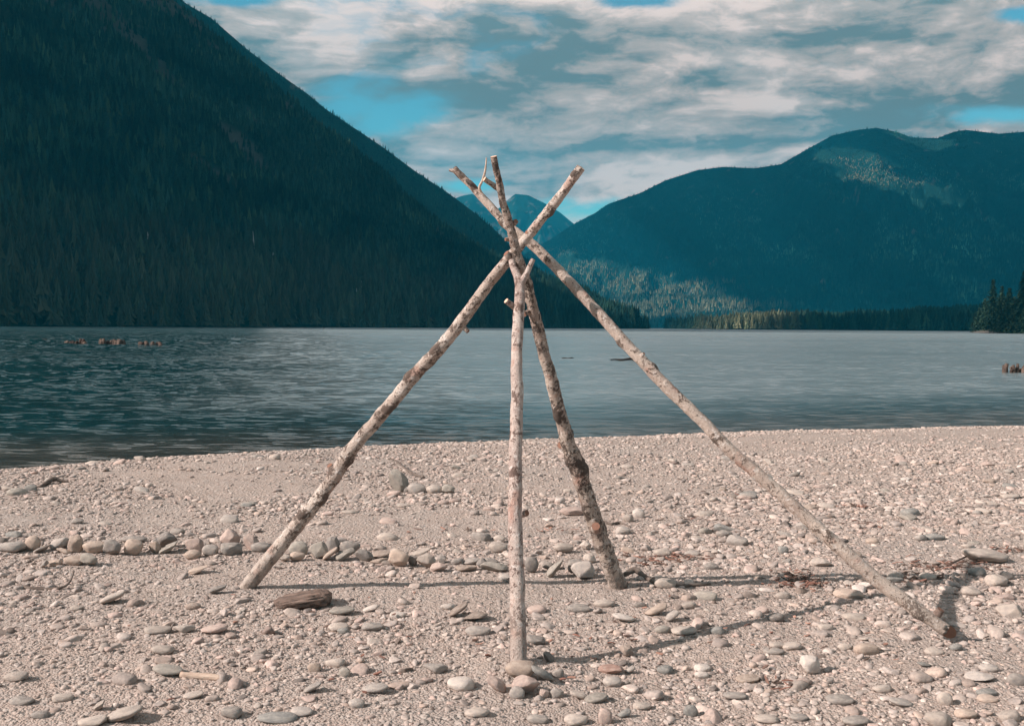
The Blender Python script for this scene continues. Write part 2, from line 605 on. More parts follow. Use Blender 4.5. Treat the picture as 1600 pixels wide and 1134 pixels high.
# short chop near the beach, longer waves out in the wind
lam = np.clip(wy * 0.036, 0.85, 9.0)
ph = np.where(wy < 23.6, wy / 0.85, 27.76 + np.log(np.maximum(wy, 23.6) / 23.6) / 0.036)
xx = wx / (lam * 2.0)
amp = lam * 0.062 * (1 - smooth(wy, 420, 610)) * smooth(-shore_s(wx, wy), 0.1, 5.0) * np.where(wy < 9, 0, 1)
amp = amp * (0.55 + 0.75 * smooth(fbm(wx / 26, wy / 45, 0.7, 3), -0.35, 0.4)) * (1.75 - 1.0 * smooth(wx / np.maximum(wy, 1), -0.26, -0.02) - 0.15 * smooth(wx / np.maximum(wy, 1), 0.0, 0.3))
wz = amp * (pn(xx + 0.25 * ph, ph, 0.3) + 0.55 * pn(xx * 2.1 - 0.4 * ph, ph * 1.9, 8.3) + 0.28 * pn(xx * 4.3, ph * 3.4, 3.1))
V = np.stack([wx, wy, WATER_Z + wz], 2).reshape(-1, 3)
lake = obj('lake_water', np_mesh('lake_water', V, grid_faces(len(ys), Wg.shape[1])), M_water)
tag(lake, kind='structure')

# ------------------------------------------------------------------ mountains
FOL = np.array([0.0095, 0.024, 0.0165])


def mountain(name, ridge, base, ul, ur, nu, nt, amp, gully, seed, tree_h=0.0, rock=0.5, tone=(1, 1, 1), back=0.35, soft=0.12, rockcol=(0.085, 0.080, 0.074)):
    """a real slope from its own shore to its own crest, then down behind; returns the grid for planting"""
    us = np.linspace(ul, ur, nu)
    ry = np.interp(us, *zip(*ridge))
    b0 = np.interp(us, [b[0] for b in base], [b[1] for b in base])
    b1 = np.interp(us, [b[0] for b in base], [b[2] for b in base])
    te = [tan_el(u, y) for u, y in zip(us, ry)]
    az = np.array([t[0] for t in te])
    el = np.array([t[1] for t in te])
    top = np.maximum(EYE.z + el * b1 - tree_h, WATER_Z + 1.0)
    ts = np.concatenate([np.linspace(0, 1, nt) ** 1.0, 1 + np.linspace(0.06, 1, 8)])
    P = np.zeros((len(ts), nu, 3))
    for i, t_ in enumerate(ts):
        if t_ <= 1:
            d = b0 + (b1 - b0) * t_
            h = WATER_Z - 0.6 + (top - WATER_Z + 0.6) * (0.75 * t_ + 0.25 * t_ ** 2 * (1.6 - 0.6 * t_))
        else:
            d = b1 + (b1 - b0) * back * (t_ - 1) * 2
            h = top * (1 - 0.75 * (t_ - 1)) - 0.0
        P[i, :, 0] = d * az
        P[i, :, 1] = d
        P[i, :, 2] = h
    x, y = P[..., 0], P[..., 1]
    keep_top = (1 - smooth(ts, 0.78, 1.0))[:, None]
    env = keep_top * np.clip(np.sin(np.pi * np.clip(ts, 0, 1)) ** 0.8, 0, 1)[:, None] * np.minimum(1, top / 60.0)[None]
    f = 1 / 420.0
    rid = 1 - np.abs(2 * fbm(x * f + seed, y * f, seed, 4))
    gul = np.abs(fbm(x / 170.0 + seed, P[..., 2] / 900.0, seed + 5, 3))
    hmax = top[None] * np.clip(ts, 0, 1)[:, None]
    P[..., 2] += env * (amp * (rid - 0.75) + gully * (gul - 0.25) + 0.12 * amp * fbm(x / 60, y / 60, seed, 3))
    P[ts < 0.02, :, 2] = np.minimum(P[ts < 0.02, :, 2], WATER_Z - 0.5)
    rk = fbm(x / 130.0 + 3 * seed, P[..., 2] / 160.0, y / 130.0, 4)
    rk2 = fbm(x / 40.0 + seed, P[..., 2] / 50.0, y / 40.0, 3)
    bare = smooth(rk + 0.35 * rk2, rock, rock + soft) * smooth(hmax, 60, 200)
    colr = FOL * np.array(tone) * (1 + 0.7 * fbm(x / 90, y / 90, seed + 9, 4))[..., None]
    rockc = np.array(rockcol) * (1 + 0.5 * rk2)[..., None]
    colr = colr * (1 - bare[..., None]) + rockc * bare[..., None]
    sh = ((ts < 0.012)[:, None] & (np.ones(nu) > 0))
    colr[sh] = (0.10, 0.105, 0.095)
    me = np_mesh(name, P.reshape(-1, 3), grid_faces(len(ts), nu), colr.reshape(-1, 3))
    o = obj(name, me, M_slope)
    tag(o, kind='structure')
    return dict(P=P, ts=ts, us=us, bare=bare, nt=nt, obj=o)


RIDGE_A = [(-900, -560), (-500, -470), (-200, -310), (0, -195), (150, -96), (282, 0), (350, 57), (419, 117), (481, 170), (537, 213), (590, 251),
           (650, 311), (700, 351), (750, 381), (800, 404), (850, 424), (900, 442), (945, 461), (985, 480), (1003, 495), (1014, 511)]
BASE_A = [(-900, 420, 1050), (-500, 520, 1350), (0, 760, 1600), (400, 1020, 1850), (800, 1550, 2200), (1014, 2050, 2250)]
RIDGE_B = [(-100, -260), (150, -130), (250, -40), (290, 0), (330, 23), (385, 71), (440, 113), (480, 141), (510, 166), (560, 199), (600, 226), (650, 263),
           (700, 296), (740, 326), (770, 351), (800, 380), (860, 430), (900, 470), (950, 512)]
BASE_B = [(-100, 2300, 3000), (950, 2700, 3300)]
RIDGE_R = [(690, 470), (760, 425), (820, 395), (865, 368), (895, 348), (930, 330), (950, 316), (1000, 299), (1040, 279), (1090, 263), (1130, 258), (1180, 260),
           (1220, 254), (1260, 231), (1300, 209), (1340, 200), (1370, 197), (1400, 203), (1425, 212), (1465, 213), (1490, 203), (1510, 200), (1560, 206),
           (1600, 203), (1700, 211), (1900, 255), (2300, 350), (2600, 420)]
BASE_R = [(690, 7400, 9400), (1010, 6400, 8900), (1300, 5600, 8400), (1600, 5000, 8000), (2600, 4300, 7200)]
RIDGE_F = [(560, 350), (640, 330), (690, 318), (722, 306), (738, 303), (755, 313), (778, 327), (790, 315), (805, 303), (825, 305), (850, 317), (875, 332),
           (893, 347), (930, 372), (1000, 420), (1060, 450)]
BASE_F = [(560, 9900, 11900), (1060, 10000, 12000)]
RIDGE_L = [(1040, 512), (1060, 505), (1085, 500), (1105, 503), (1118, 500), (1130, 494), (1150, 488), (1185, 485), (1215, 487), (1235, 488), (1262, 485), (1300, 486), (1345, 484), (1400, 486), (1430, 479), (1500, 475), (1560, 471),
           (1700, 462), (1900, 450), (2100, 445)]
BASE_L = [(1040, 2500, 2900), (1115, 1950, 2350), (1530, 1500, 1950), (2100, 1300, 1800)]

MA = mountain('mountain', RIDGE_A, BASE_A, -900, 1014, 420, 120, 60, 45, 1.7, tree_h=10, rock=0.16, back=0.3, soft=0.3, rockcol=(0.040, 0.043, 0.038))
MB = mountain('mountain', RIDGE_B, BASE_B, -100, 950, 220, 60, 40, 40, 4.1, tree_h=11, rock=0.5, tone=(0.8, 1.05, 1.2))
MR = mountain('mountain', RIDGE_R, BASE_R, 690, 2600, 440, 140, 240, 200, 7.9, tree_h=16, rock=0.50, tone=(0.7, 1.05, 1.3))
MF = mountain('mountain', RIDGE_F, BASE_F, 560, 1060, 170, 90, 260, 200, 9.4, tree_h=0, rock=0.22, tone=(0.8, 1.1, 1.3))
ML = mountain('hill', RIDGE_L, BASE_L, 1040, 2100, 220, 40, 10, 6, 5.2, tree_h=10, rock=0.9)


def cone_variant(seed, tiers, blades, slim):
    r_ = random.Random(seed)
    V, F = [], []
    for k in range(tiers):
        f = k / tiers
        z = 0.10 + 0.80 * f
        R = slim * (1 - f) ** 0.85 * r_.uniform(0.8, 1.2) + 0.012
        zt = z + (0.9 / tiers) * 1.7
        a0 = r_.uniform(0, 6.28)
        for b in range(blades):
            a = a0 + b * 2 * math.pi / blades + r_.uniform(-0.25, 0.25)
            RR = R * r_.uniform(0.65, 1.2)
            hw = 0.62 * math.pi / blades * 1.5
            i = len(V)
            V += [(0, 0, min(zt, 1.0)), (0.55 * RR * math.cos(a - hw), 0.55 * RR * math.sin(a - hw), z + 0.01),
                  (RR * math.cos(a), RR * math.sin(a), z - 0.035), (0.55 * RR * math.cos(a + hw), 0.55 * RR * math.sin(a + hw), z + 0.01)]
            F += [(i, i + 1, i + 2), (i, i + 2, i + 3)]
    return np.array(V), np.array(F)


def plant(name, M, n, hmin, hmax_, seed, tiers=6, blades=6, slim=0.17, tone=(1, 1, 1), tlim=(0.012, 1.04), keep=None, warm=None, label=None, pale=None, chutes=False, thin=0.93, sunlit_col=(0.21, 0.18, 0.13)):
    r = np.random.RandomState(seed)
    P = M['P']
    c00, c01, c10, c11 = P[:-1, :-1], P[:-1, 1:], P[1:, :-1], P[1:, 1:]
    area = np.linalg.norm(np.cross(c11 - c00, c01 - c10), axis=2)
    tmid = M['ts'][:-1]
    area[(tmid < tlim[0]) | (tmid > tlim[1])] = 0
    area *= (1 - thin * M['bare'][:-1, :-1])
    pr = (area / area.sum()).ravel()
    idx = r.choice(len(pr), n, p=pr)
    i, j = np.divmod(idx, area.shape[1])
    a, b = r.rand(n)[:, None], r.rand(n)[:, None]
    pos = c00[i, j] * (1 - a) * (1 - b) + c01[i, j] * (1 - a) * b + c10[i, j] * a * (1 - b) + c11[i, j] * a * b
    pos[:, 2] -= 0.6
    if keep is not None:
        k = keep(pos)
        pos = pos[k]
        n = len(pos)
    H = r.uniform(hmin, hmax_, n) * (0.75 + 0.5 * smooth(fbm(pos[:, 0] / 60, pos[:, 1] / 60, seed, 2), -0.4, 0.4))
    tt = M['ts'][i][k] if keep is not None else M['ts'][i]
    H = H * (1.45 - 0.85 * smooth(tt, 0.0, 0.9))
    Wd = r.uniform(0.75, 1.35, n)
    rot = r.rand(n) * 6.28
    colr = FOL[None] * np.array(tone)[None] * r.uniform(0.25, 1.9, n)[:, None] * (1 + 1.5 * fbm(pos[:, 0] / 70, pos[:, 2] / 60, seed, 4))[:, None].clip(0.3, 2.6)
    if chutes:
        cz = fbm(pos[:, 0] / 210 + 2.0 * fbm(pos[:, 0] / 700, pos[:, 2] / 700, 1.0, 2), pos[:, 2] / 1300, seed, 3)
        colr = colr * (0.55 + 2.6 * smooth(cz, 0.02, 0.42) + 0.9 * smooth(fbm(pos[:, 0] / 420, pos[:, 2] / 260, 4.0, 3), 0.0, 0.4))[:, None]
    hue = r.rand(n)
    colr[hue > 0.86] *= (2.0, 1.5, 1.1)
    colr[hue < 0.15] *= (0.8, 1.0, 1.3)
    if pale is not None:  # sunlight painted into the tree colour
        w = (pale(pos) * r.uniform(0.35, 1.0, n))[:, None]
        colr = colr * (1 - w) + w * np.array(sunlit_col)[None] * r.uniform(0.5, 1.3, n)[:, None]
    if warm is not None:
        w = (warm(pos) * r.uniform(0.4, 1.0, n))[:, None]
        colr = colr * (1 - w) + w * np.array([0.066, 0.074, 0.048])[None] * r.uniform(0.5, 1.3, n)[:, None]
    Vs, Fs, Cs, off = [], [], [], 0
    nv = 8
    for v in range(nv):
        s = np.arange(v, n, nv)
        vv, ff = cone_variant(seed * 31 + v, tiers, blades, slim)
        ca, sa = np.cos(rot[s])[:, None], np.sin(rot[s])[:, None]
        hx = (H[s] * Wd[s])[:, None]
        X = (vv[None, :, 0] * ca - vv[None, :, 1] * sa) * hx + pos[s, 0][:, None]
        Y = (vv[None, :, 0] * sa + vv[None, :, 1] * ca) * hx + pos[s, 1][:, None]
        Z = vv[None, :, 2] * H[s][:, None] + pos[s, 2][:, None]
        Vs.append(np.stack([X, Y, Z], 2).reshape(-1, 3))
        Fs.append((ff[None] + (np.arange(len(s)) * len(vv))[:, None, None] + off).reshape(-1, 3))
        Cs.append(np.repeat(colr[s], len(vv), axis=0))
        off += len(s) * len(vv)
    o = obj(name, np_mesh(name, np.concatenate(Vs), np.concatenate(Fs), np.concatenate(Cs), False), M_forest)
    tag(o, label, 'forest', kind='stuff')
    return o


def shade_spot(M, px, py):
    """the point of a slope seen at a place in the photo"""
    j = int(np.argmin(np.abs(M['us'] - px)))
    P = M['P'][:M['nt'], j]
    best = None
    for i in range(M['nt']):
        d = P[i] - np.array(EYE)
        f_ = d @ np.array(fwd)
        q = 567 - FPX * (d @ np.array(up)) / f_
        if best is None or abs(q - py) < best[0]:
            best = (abs(q - py), P[i])
    return best[1]


def sun_patches(M, spots):
    """stands of tree colour lightened as if sunlit: 1 in the middle of each, 0 outside"""
    cs = [(shade_spot(M, px, py), rx, rz) for px, py, rx, rz in spots]

    def f(p):
        w = np.zeros(len(p))
        brk = 0.5 * fbm(p[:, 0] / 130, p[:, 2] / 70, 3.0, 3)
        for c, rx, rz in cs:
            q = np.sqrt(((p[:, 0] - c[0]) / rx) ** 2 + ((p[:, 2] - c[2]) / rz) ** 2)
            w = np.maximum(w, smooth(q + brk, 1.1, 0.5))
        return w
    return f


plant('forest', MA, 40000, 11, 27, 21, 6, 6, 0.19, thin=0.72, tlim=(0.003, 1.04), label='dark conifer forest covering the steep slope across the lake',
      warm=lambda p: 0.8 * smooth(p[:, 2], 150, 20) * smooth(p[:, 0], 150, -300))
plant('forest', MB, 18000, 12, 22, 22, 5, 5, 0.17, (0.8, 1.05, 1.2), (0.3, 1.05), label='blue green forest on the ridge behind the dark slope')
plant('forest', MR, 105000, 16, 30, 23, 3, 4, chutes=True, sunlit_col=(0.23, 0.21, 0.125), slim=0.18, tone=(0.75, 1.05, 1.25), tlim=(0.005, 1.03), label='blue shaded forest on the broad mountain beyond the lake',
      warm=lambda p: 0.7 * smooth(p[:, 2], 420, 40) * smooth(p[:, 0], 2000, 700),  # warm sunlight put into the lower trees' colour
      pale=sun_patches(MR, ((1330, 255, 200, 60), (1355, 262, 180, 130), (1370, 280, 220, 100), (1405, 288, 260, 70), (870, 395, 260, 60), (905, 420, 260, 70), (960, 440, 380, 90), (1020, 455, 520, 70), (1070, 480, 600, 60), (980, 485, 460, 80))))
plant('forest', ML, 14000, 12, 22, 24, 5, 6, 0.25, sunlit_col=(0.15, 0.142, 0.08), tone=(0.9, 1.0, 0.95), tlim=(0.01, 1.1), label='low wooded shore below the broad blue mountain',
      pale=lambda p: 0.8 * smooth(np.abs(p[:, 0] / p[:, 1] - 0.235), 0.065, 0.02))  # shore trees coloured lighter where the sun strikes

# ------------------------------------------------------------------ clouds high over the lake: they shade the mountains, outside the picture
CL_Z = 3100.0


def lift(p):
    k = (CL_Z - p[2]) / TO_SUN.z
    return p[0] + TO_SUN.x * k, p[1] + TO_SUN.y * k


LIT = []
for M, px, py, rx, ry in ((MR, 1335, 250, 280, 420), (MR, 1365, 275, 250, 480), (MR, 1410, 285, 250, 440), (MR, 1450, 225, 200, 300), (MR, 880, 410, 230, 420), (MR, 930, 425, 260, 480), (MR, 1010, 450, 360, 560), (MR, 1100, 475, 320, 520),
                          (MR, 980, 480, 460, 460), (ML, 1150, 500, 420, 380), (ML, 1230, 494, 300, 300)):
    p = shade_spot(M, px, py)
    LIT.append((*lift(p), rx, ry))
HEADLAND = np.array([325.0, 690.0, 5.0])
LIT.append((*lift(HEADLAND), 190, 150))
gx = np.arange(-6200, 2800, 75.0)
gy = np.arange(-1300, 8600, 75.0)
CX, CY = np.meshgrid(gx, gy)
tau = np.full(CX.shape, 9e9)
for cx, cy, rx, ry in LIT:
    tau = np.minimum(tau, (np.sqrt(((CX - cx) / rx) ** 2 + ((CY - cy) / ry) ** 2) - 1) * min(rx, ry))
edge = np.minimum(np.minimum(CX - gx[0], gx[-1] - CX), np.minimum(CY - gy[0], gy[-1] - CY))
# the cloud stops short of the sun over the beach and the near water
near_x, near_y = lift(np.array([0.0, 60.0, 0.0]))
clear_ = np.minimum(np.hypot(CX - near_x, (CY - near_y) * 1.0) - 560, 1e9)
tau = np.minimum(np.minimum(tau, edge), clear_) + 45 * fbm(CX / 160, CY / 160, 2.0, 4)
thick = 260 * (1 - np.exp(-np.maximum(tau, 0) / 260.0))
top = CL_Z + thick * (0.7 + 0.5 * np.abs(fbm(CX / 330, CY / 330, 5.0, 4)) * 2)
bot = CL_Z - thick * (0.18 + 0.2 * np.abs(fbm(CX / 250, CY / 250, 7.0, 3)))
ok = tau > 0
nr_, nc_ = CX.shape
Q = grid_faces(nr_, nc_)
Q = Q[ok.ravel()[Q].any(axis=1)]
Vt = np.stack([CX, CY, np.where(ok, top, CL_Z + 0.5)], 2).reshape(-1, 3)
Vb = np.stack([CX, CY, np.where(ok, bot, CL_Z - 0.5)], 2).reshape(-1, 3)
M_cloud, g = mat('cloud')
dif = g.n('ShaderNodeBsdfDiffuse')
dif.inputs[0].default_value = (0.85, 0.85, 0.86, 1)
tr = g.n('ShaderNodeBsdfTranslucent')
tr.inputs[0].default_value = (0.85, 0.85, 0.86, 1)
mx = g.n('ShaderNodeMixShader')
mx.inputs[0].default_value = 0.55
g.t.links.new(dif.outputs[0], mx.inputs[1])
g.t.links.new(tr.outputs[0], mx.inputs[2])
oo = g.n('ShaderNodeOutputMaterial')
g.t.links.new(mx.outputs[0], oo.inputs[0])
co = obj('clouds', np_mesh('clouds', np.concatenate([Vt, Vb]), np.concatenate([Q, Q[:, ::-1] + len(Vt)])), M_cloud)
tag(co, kind='structure')

# ------------------------------------------------------------------ haze
hz = bpy.data.meshes.new('haze')
bm = bmesh.new()
bmesh.ops.create_cube(bm, size=1.0)
bmesh.ops.scale(bm, vec=(25600, 25600, 2060), verts=bm.verts)
bmesh.ops.translate(bm, vec=(0, 0, 2060 / 2 - 12), verts=bm.verts)
bm.to_mesh(hz)
bm.free()
M_haze = bpy.data.materials.new('lake haze')
M_haze.use_nodes = True
g = NT(M_haze.node_tree)
pv = g.n('ShaderNodeVolumePrincipled')
pv.inputs['Color'].default_value = (0.03, 0.66, 1.0, 1)
pv.inputs['Density'].default_value = 4.6e-5
pv.inputs['Anisotropy'].default_value = 0.1
oo = g.n('ShaderNodeOutputMaterial')
g.t.links.new(pv.outputs[0], oo.inputs['Volume'])
ho = obj('haze', hz, M_haze)
tag(ho, kind='stuff')

# ------------------------------------------------------------------ conifers one can tell apart on the point at the right
def quad_tree(seed, H, R, bare, droop, dens=1.0):
    """crown of separate drooping boughs, each a spray of small needle clumps; and a tapered trunk"""
    r_ = random.Random(seed)
    V, F, C = [], [], []

    def leaf(p, d, n_, L, w, c):
        i = len(V)
        s = d.cross(n_).normalized() * w
        V.extend([p - d * L * 0.4, p + s, p + d * L, p - s])
        F.append((i, i + 1, i + 2, i + 3))
        C.extend([c] * 4)
    z = H * bare
    while z < H * 0.985:
        f = (z - H * bare) / (H * (1 - bare))
        rad = R * ((1 - f) ** 0.8) * (0.55 + 0.45 * min(1, f * 5)) + 0.15
        nb = max(3, int(r_.randint(4, 7) * dens))
        a0 = r_.uniform(0, 6.28)
        for b in range(nb):
            a = a0 + 6.283 * b / nb + r_.uniform(-0.4, 0.4)
            L = rad * r_.uniform(0.6, 1.15)
            if r_.random() < 0.08:
                L *= 1.3
            out = Vector((math.cos(a), math.sin(a), 0))
            nk = max(2, int(L / 0.55))
            tone = r_.uniform(0.55, 1.5)
            for k in range(nk):
                q = (k + 0.7) / nk
                p = out * (L * q) + Vector((0, 0, z - droop * L * q ** 1.6 + r_.uniform(-0.15, 0.15)))
                c = (0.026 * tone, 0.050 * tone, 0.030 * tone)
                for e in range(2):
                    dd = (out + Vector((r_.uniform(-0.8, 0.8), r_.uniform(-0.8, 0.8), r_.uniform(-0.9, 0.1)))).normalized()
                    nn = Vector((r_.uniform(-0.5, 0.5), r_.uniform(-0.5, 0.5), 1)).normalized()
                    leaf(p + Vector((r_.uniform(-.25, .25), r_.uniform(-.25, .25), 0)), dd, nn, r_.uniform(0.8, 1.5) * (1 - 0.35 * q), r_.uniform(0.3, 0.6), c)
        z += H * r_.uniform(0.016, 0.030)
    leaf(Vector((0, 0, H * 0.97)), Vector((0, 0, 1)), Vector((1, 0, 0)), H * 0.04, 0.15, (0.025, 0.05, 0.03))
    return np.array([tuple(v) for v in V]), np.array(F), np.array(C)


def tube(points, radii, sides=8, bumpy=0.0, seed=0, cap=True, extra=None):
    """tapered tube through 3-D points"""
    pts = [Vector(p) for p in points]
    V, F = [], []
    n = len(pts)
    ref = None
    for i, p in enumerate(pts):
        d = (pts[min(i + 1, n - 1)] - pts[max(i - 1, 0)]).normalized()
        if ref is None:
            ref = d.orthogonal().normalized()
        ref = (ref - d * ref.dot(d)).normalized()
        b = d.cross(ref)
        for k in range(sides):
            a = 2 * math.pi * k / sides
            nn = ref * math.cos(a) + b * math.sin(a)
            V.append(p + nn * radii[i])
    V = np.array([tuple(v) for v in V])
    if bumpy:
        cen = np.repeat(np.array([tuple(p) for p in pts]), sides, axis=0)
        dv = V - cen
        rr = np.repeat(np.array(radii), sides)[:, None]
        fr = 0.55 / max(max(radii), 1e-4)
        k = 1 + bumpy * (fbm(V[:, 0] * fr + seed, V[:, 1] * fr, V[:, 2] * fr, 3))[:, None]
        V = cen + dv * k
    F = []
    for i in range(n - 1):
        for k in range(sides):
            k2 = (k + 1) % sides
            F.append((i * sides + k, i * sides + k2, (i + 1) * sides + k2, (i + 1) * sides + k))
    caps = []
    if cap:
        for e in (0, n - 1):
            c = len(V)
            V = np.vstack([V, np.array(tuple(pts[e]))[None]])
            for k in range(sides):
                k2 = (k + 1) % sides
                F.append((e * sides + k2, e * sides + k, c, c) if e == 0 else (e * sides + k, e * sides + k2, c, c))
    return V, F


def poly_mesh(name, V, F, col=None, shade=True):
    me = bpy.data.meshes.new(name)
    me.from_pydata([tuple(v) for v in V], [], [tuple(dict.fromkeys(f)) for f in F])
    me.polygons.foreach_set('use_smooth', [shade] * len(me.polygons))
    if col is not None:
        c = np.ones((len(V), 4), np.float32)
        c[:, :3] = col
        a_ = me.color_attributes.new('col', 'FLOAT_COLOR', 'POINT')
        a_.data.foreach_set('color', c.ravel())
    me.update()
    return me


# the low point of land they stand on
hd_b = [on_level(px, py, WATER_Z) for px, py in ((1512, 519.8), (1527, 520.0), (1548, 520.6), (1575, 521.0), (1600, 521.6), (1660, 522.4))]
pl = []
for q in np.linspace(0, 1, 14):
    for k, p in enumerate(hd_b):
        sc = 1 + 0.55 * q
        hgt = -0.6 + 1.5 * smooth(q, 0, 0.08) + 3.0 * q + (1.2 * math.sin(k * 2.1 + q * 9) if 0.1 < q else 0)
        if k == 0:
            hgt = -0.6 - 0.2 * q
        pl.append((p.x * sc, p.y * sc, WATER_Z + hgt))
pl = np.array(pl)
pcol = np.where((np.arange(len(pl)) // len(hd_b) < 2)[:, None], np.array([[0.17, 0.14, 0.12]]), np.array([[0.06, 0.06, 0.04]]))
tag(obj('wooded_point_ground', np_mesh('wooded_point_ground', pl, grid_faces(14, len(hd_b)), pcol), M_slope), kind='structure')

TREES = [
    (1550, 436, 1.00, 4.2, 'tallest slender dark conifer on the wooded point, with a pointed top'),
    (1538, 466, 1.06, 3.2, 'narrow short conifer at the water end of the wooded point'),
    (1564, 445, 1.10, 4.0, 'dark conifer just behind the tallest slender one on the wooded point'),
    (1576, 449, 1.05, 4.4, 'bushy dark conifer standing in the middle of the wooded point'),
    (1584, 462, 1.12, 4.0, 'conifer half hidden between its taller neighbours on the wooded point'),
    (1599, 421, 0.99, 5.2, 'broad tall conifer at the very edge of the picture on the wooded point'),
    (1562, 470, 0.98, 4.6, 'sunlit grey green conifer leaning over the gravel shore of the point'),
    (1572, 466, 0.97, 4.6, 'wide sunlit conifer with drooping boughs on the point'),
    (1587, 470, 0.975, 4.8, 'sunlit conifer below the broad tall one on the point'),
    (1530, 480, 1.10, 3.0, 'low conifer where the wooded point meets the far shore'),
    (1544, 478, 1.15, 3.4, 'dim conifer behind the trunk foot of the tallest slender one'),
    (1524, 487, 1.2, 2.8, 'smallest conifer trailing off the end of the wooded point'),
    (1568, 474, 1.20, 4.2, 'dark conifer filling the gap behind the sunlit leaning one'),
    (1592, 452, 1.18, 4.6, 'dark conifer behind the sunlit one near the edge of the picture'),
    (1606, 470, 0.98, 5.2, 'low sunlit conifer at the picture edge below the broad tall one'),
    (1556, 480, 1.02, 3.6, 'low dark conifer in front of the tallest slender one'),
    (1614, 440, 1.03, 5.0, None), (1628, 430, 1.08, 5.0, None), (1645, 446, 1.0, 4.8, None),
]
for i, (px, pyt, sc, R, lab) in enumerate(TREES):
    base = on_level(px, 520.2 + (px - 1530) * 0.017, WATER_Z)
    base = Vector((base.x * sc * 1.02, base.y * sc * 1.02, 1.4))
    tx, te_ = tan_el(px, pyt)
    H = EYE.z + te_ * base.y - base.z
    root = empty('conifer_tree', base)
    tag(root, lab or 'tall conifer just past the picture edge on the wooded point', 'tree', 'conifers on the wooded point')
    V, F, C = quad_tree(100 + i, H, R * 1.55, 0.03 if i in (6, 7, 8) else 0.10, 0.45 + 0.2 * (i % 3), 1.25)
    tn = {6: (2.2, 1.7, 1.5), 7: (2.2, 1.7, 1.5), 8: (1.9, 1.5, 1.4)}.get(i, (1, 1, 1))  # sunlit trees carry extra brightness in their crown colour
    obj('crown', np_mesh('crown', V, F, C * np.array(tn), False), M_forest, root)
    V, F = tube([(0, 0, -1.5), (0, 0, H * 0.4), (0, 0, H * 0.93)], [H * 0.014, H * 0.009, 0.03], 7)
    obj('trunk', poly_mesh('trunk', V, F), M_trunk, root)
# a light green shrub at the gravel
V, F, C = quad_tree(300, 9.0, 3.2, 0.0, 0.3, 1.5)
b = on_level(1560, 520.6, WATER_Z)
so = empty('shrub', (b.x * 1.004, b.y * 1.004, 0.6))
tag(so, 'yellow green shrub at the edge of the gravel on the wooded point', 'shrub')
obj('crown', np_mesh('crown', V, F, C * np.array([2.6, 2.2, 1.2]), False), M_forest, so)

# bleached dead trunks among the forest
for i, (px, py, hpx, lab) in enumerate((
        (36, 268, 20, 'pale dead trunk high on the dark slope by the picture edge'),
        (182, 335, 12, 'short pale dead trunk alone in the middle of the dark slope'),
        (238, 394, 18, 'bright pale dead trunk in the middle height of the dark forest'),
        (29, 422, 16, 'thin dead trunk low in the darkest corner of the forest'),
        (164, 448, 24, 'tall thin dead trunk in the dark forest above the stumps in the lake'),
        (363, 475, 36, 'tallest leaning dead trunk near the far shore'),
        (404, 398, 22, 'slender dead trunk with a broken top on the lower slope'),
        (428, 422, 18, 'dead trunk beside the slender one with a broken top'),
        (343, 455, 20, 'faint dead trunk in the forest behind the tallest leaning one'),
        (566, 470, 20, 'taller of two dead trunks standing close together near the shore'),
        (560, 476, 16, 'shorter of two dead trunks standing close together near the shore'))):
    p = shade_spot(MA, px, py)
    H = hpx / FPX * p[1] * 1.15
    lean = rnd.uniform(-0.08, 0.1)
    so = empty('dead_tree', Vector(p) - Vector((0, 16, 2)))
    tag(so, lab, 'dead tree', 'bleached dead trunks on the dark slope')
    V, F = tube([(0, 0, -4), (lean * H * 0.5, 0, H * 0.5 + 6), (lean * H * 1.1, 0, H + 8)], [0.6, 0.45, 0.2], 6)
    obj('trunk', poly_mesh('trunk', V, F), M_snag, so)
    for k in range(4):
        z = H * rnd.uniform(0.4, 0.95) + 7
        a = rnd.uniform(0, 6.28)
        L = rnd.uniform(1.2, 2.6)
        q = Vector((lean * z, 0, z))
        V, F = tube([q, q + Vector((math.cos(a) * L, math.sin(a) * L, 0.5))], [0.22, 0.06], 5)
        obj('branch', poly_mesh('branch', V, F), M_snag, so)

# ------------------------------------------------------------------ old stumps and logs in the lake
def stump_cluster(px, py, wpx, hpx, n, lab, seed, dark=0.4, taper=0):
    r_ = random.Random(seed)
    p = on_level(px, py, WATER_Z)
    W_ = wpx / FPX * p.y
    Hh = hpx / FPX * p.y
    root = empty('old_stump', p)
    tag(root, lab, 'stump', 'old stumps standing in the lake')
    for k in range(n):
        f = (k + 0.5) / n
        x = (f - 0.5) * W_
        hh_ = Hh * r_.uniform(0.45, 1.1) * (1 - taper * f)
        y = r_.uniform(-0.4, 0.4) * W_ * 0.3
        rr = W_ / n * r_.uniform(0.55, 0.85)
        V, F = tube([(x, y, -0.6), (x + r_.uniform(-.05, .05), y, hh_ * 0.5), (x + r_.uniform(-.1, .1), y + r_.uniform(-.1, .1), hh_)],
                    [rr * 1.15, rr, rr * r_.uniform(0.55, 0.95)], 10, 0.35, seed + k)
        obj('stem', poly_mesh('stem', V, F), M_stumpdark if r_.random() < dark else M_stumpwood, root)
    return root


